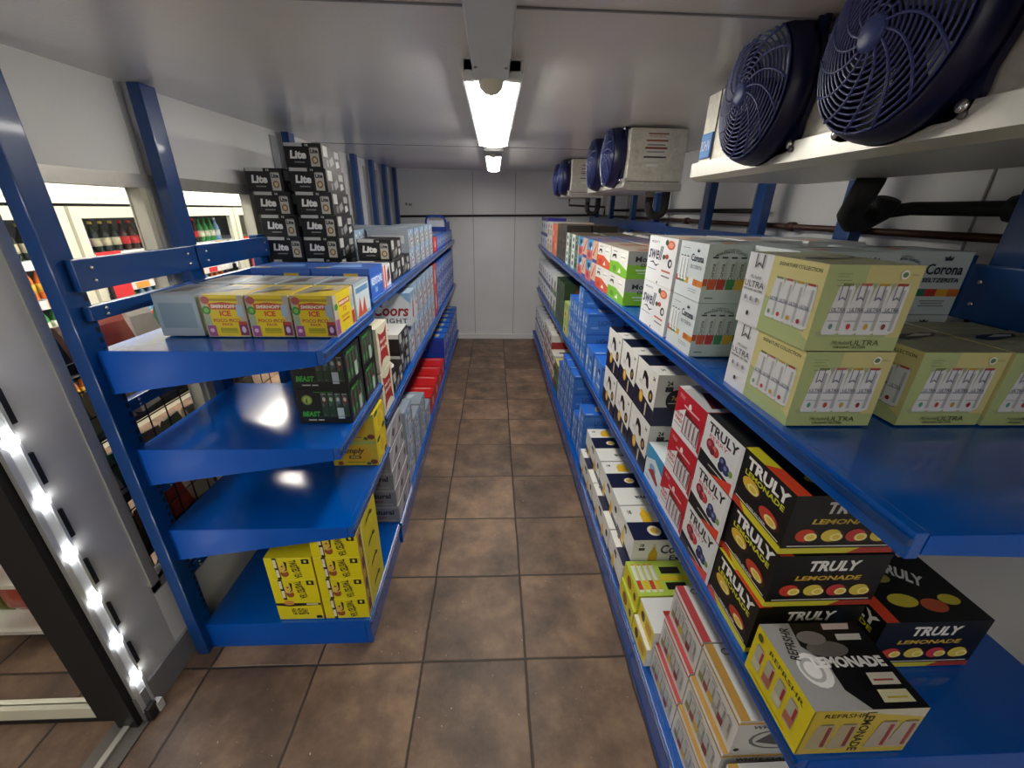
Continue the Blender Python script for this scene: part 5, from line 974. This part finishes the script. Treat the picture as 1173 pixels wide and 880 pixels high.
# wire rack behind the window
rk = empty('wire_rack', (-1.75, 1.1, 0)); m = MB()
WIRE = M('#101012', rough=.4, metal=.4)
for i in range(16): m.tube([(.34, i*.09, .05), (.34, i*.09, 1.25)], .003, WIRE, 5)
for k in range(13): m.tube([(.34, 0, .05+k*.1), (.34, 1.35, .05+k*.1)], .003, WIRE, 5)
m.build('wire_grid', rk)
for z in (.15, .42, .69, .96, 1.2):
    m = MB(); m.box(.12, .33, 0, 1.35, z-.01, z, M('#2c2c2e')); m.build('tray', rk)
tag(rk, 'black wire rack full of small packets just outside the left window', 'rack')
cs = ['#8a6a52', '#b9b4aa', '#5a3a30', '#c9c4b8', '#6f7a5a', '#3f6f5a', '#a03a34', '#2c2c30', '#9c8a70']
pk = []
for c in cs:
    m = MB()
    m.mesh([(-.06, -.045, 0), (.06, -.045, 0), (.06, .045, 0), (-.06, .045, 0), (-.05, -.02, .12), (.05, -.02, .12), (.05, .02, .12), (-.05, .02, .12), (-.055, -.006, .15), (.055, -.006, .15), (.055, .006, .15), (-.055, .006, .15)],
           [(3, 2, 1, 0), (0, 1, 5, 4), (1, 2, 6, 5), (2, 3, 7, 6), (3, 0, 4, 7), (4, 5, 9, 8), (5, 6, 10, 9), (6, 7, 11, 10), (7, 4, 8, 11), (8, 9, 10, 11)], M(c, rough=.25, noise=.2, scale=20)); pk.append(m.data('snack_packet'))
CN = ['brown', 'pale grey', 'dark brown', 'white', 'olive', 'teal green', 'red', 'black', 'tan']
for zi, z in enumerate((.15, .42, .69, .96, 1.2)):
    for q in range(9):
        k = (q*4+zi*3) % len(cs); o = bpy.data.objects.new('snack_packet', pk[k]); COL.objects.link(o)
        o.location = (-1.50+random.uniform(-.01, .01), 1.2+q*.14, z+.001); o.rotation_euler = (0, 0, PI/2+random.uniform(-.3, .3))
        tag(o, '%s packet in the wire rack, %s tray, %s from the near end' % (CN[k], ('bottom', 'second', 'third', 'fourth', 'top')[zi], ('first', 'second', 'third', 'fourth', 'fifth', 'sixth', 'seventh', 'eighth', 'ninth')[q]), 'packet', 'packets in the wire rack')
# low snack shelf seen through the open door
gs = empty('snack_gondola', (-2.50, 1.25, 0)); m = MB(); m.box(0, .84, .30, .32, 0, 1.05, M('#c9c6b9')); m.build('back_panel', gs)
for z in (.10, .36, .62, .88):
    m = MB(); m.box(.02, .82, .0, .30, z-.02, z, M('#d6d3c6')); m.build('shelf_board', gs)
for xx in (0, .82):
    m = MB(); m.box(xx, xx+.02, 0, .32, 0, 1.05, M('#bdbaad')); m.build('side_panel', gs)
tag(gs, 'low cream shop shelf of coloured snack bags seen through the glass door', 'shelf')
sc_ = ['#3f6a34', '#a02a2c', '#d07a2a', '#7d8a34', '#c9c4b4', '#2c4a3a', '#b04030']; sn = ['green', 'red', 'orange', 'olive', 'white', 'dark green', 'rust red']
bags = []
for c in sc_:
    bm = bmesh.new(); bmesh.ops.create_cube(bm, size=1); bmesh.ops.subdivide_edges(bm, edges=bm.edges[:], cuts=3, use_grid_fill=True)
    for v in bm.verts:
        t = v.co.z; v.co.y *= max(.12, 1-(abs(t)*2)**3)*.09; v.co.x *= .17*(1-.08*(1-abs(t)*2)); v.co.z = t*.22+.11
    me = bpy.data.meshes.new('snack_bag'); bm.to_mesh(me); bm.free(); me.materials.append(M(c, rough=.25, noise=.25, scale=12))
    for p in me.polygons: p.use_smooth = True
    bags.append(me)
for zi, z in enumerate((.10, .36, .62, .88)):
    for q in range(4):
        k = (q*3+zi*2) % 7; o = bpy.data.objects.new('snack_bag', bags[k]); COL.objects.link(o); o.location = (-2.38+q*.2, 1.36, z+.001); o.rotation_euler = (0, 0, random.uniform(-.1, .1))
        tag(o, '%s snack bag on the cream shop shelf, %s board, %s from the left' % (sn[k], ('lowest', 'second', 'third', 'top')[zi], ('first', 'second', 'third', 'fourth', 'fifth', 'sixth', 'seventh', 'eighth')[q]), 'snack bag', 'snack bags on the shop shelf')
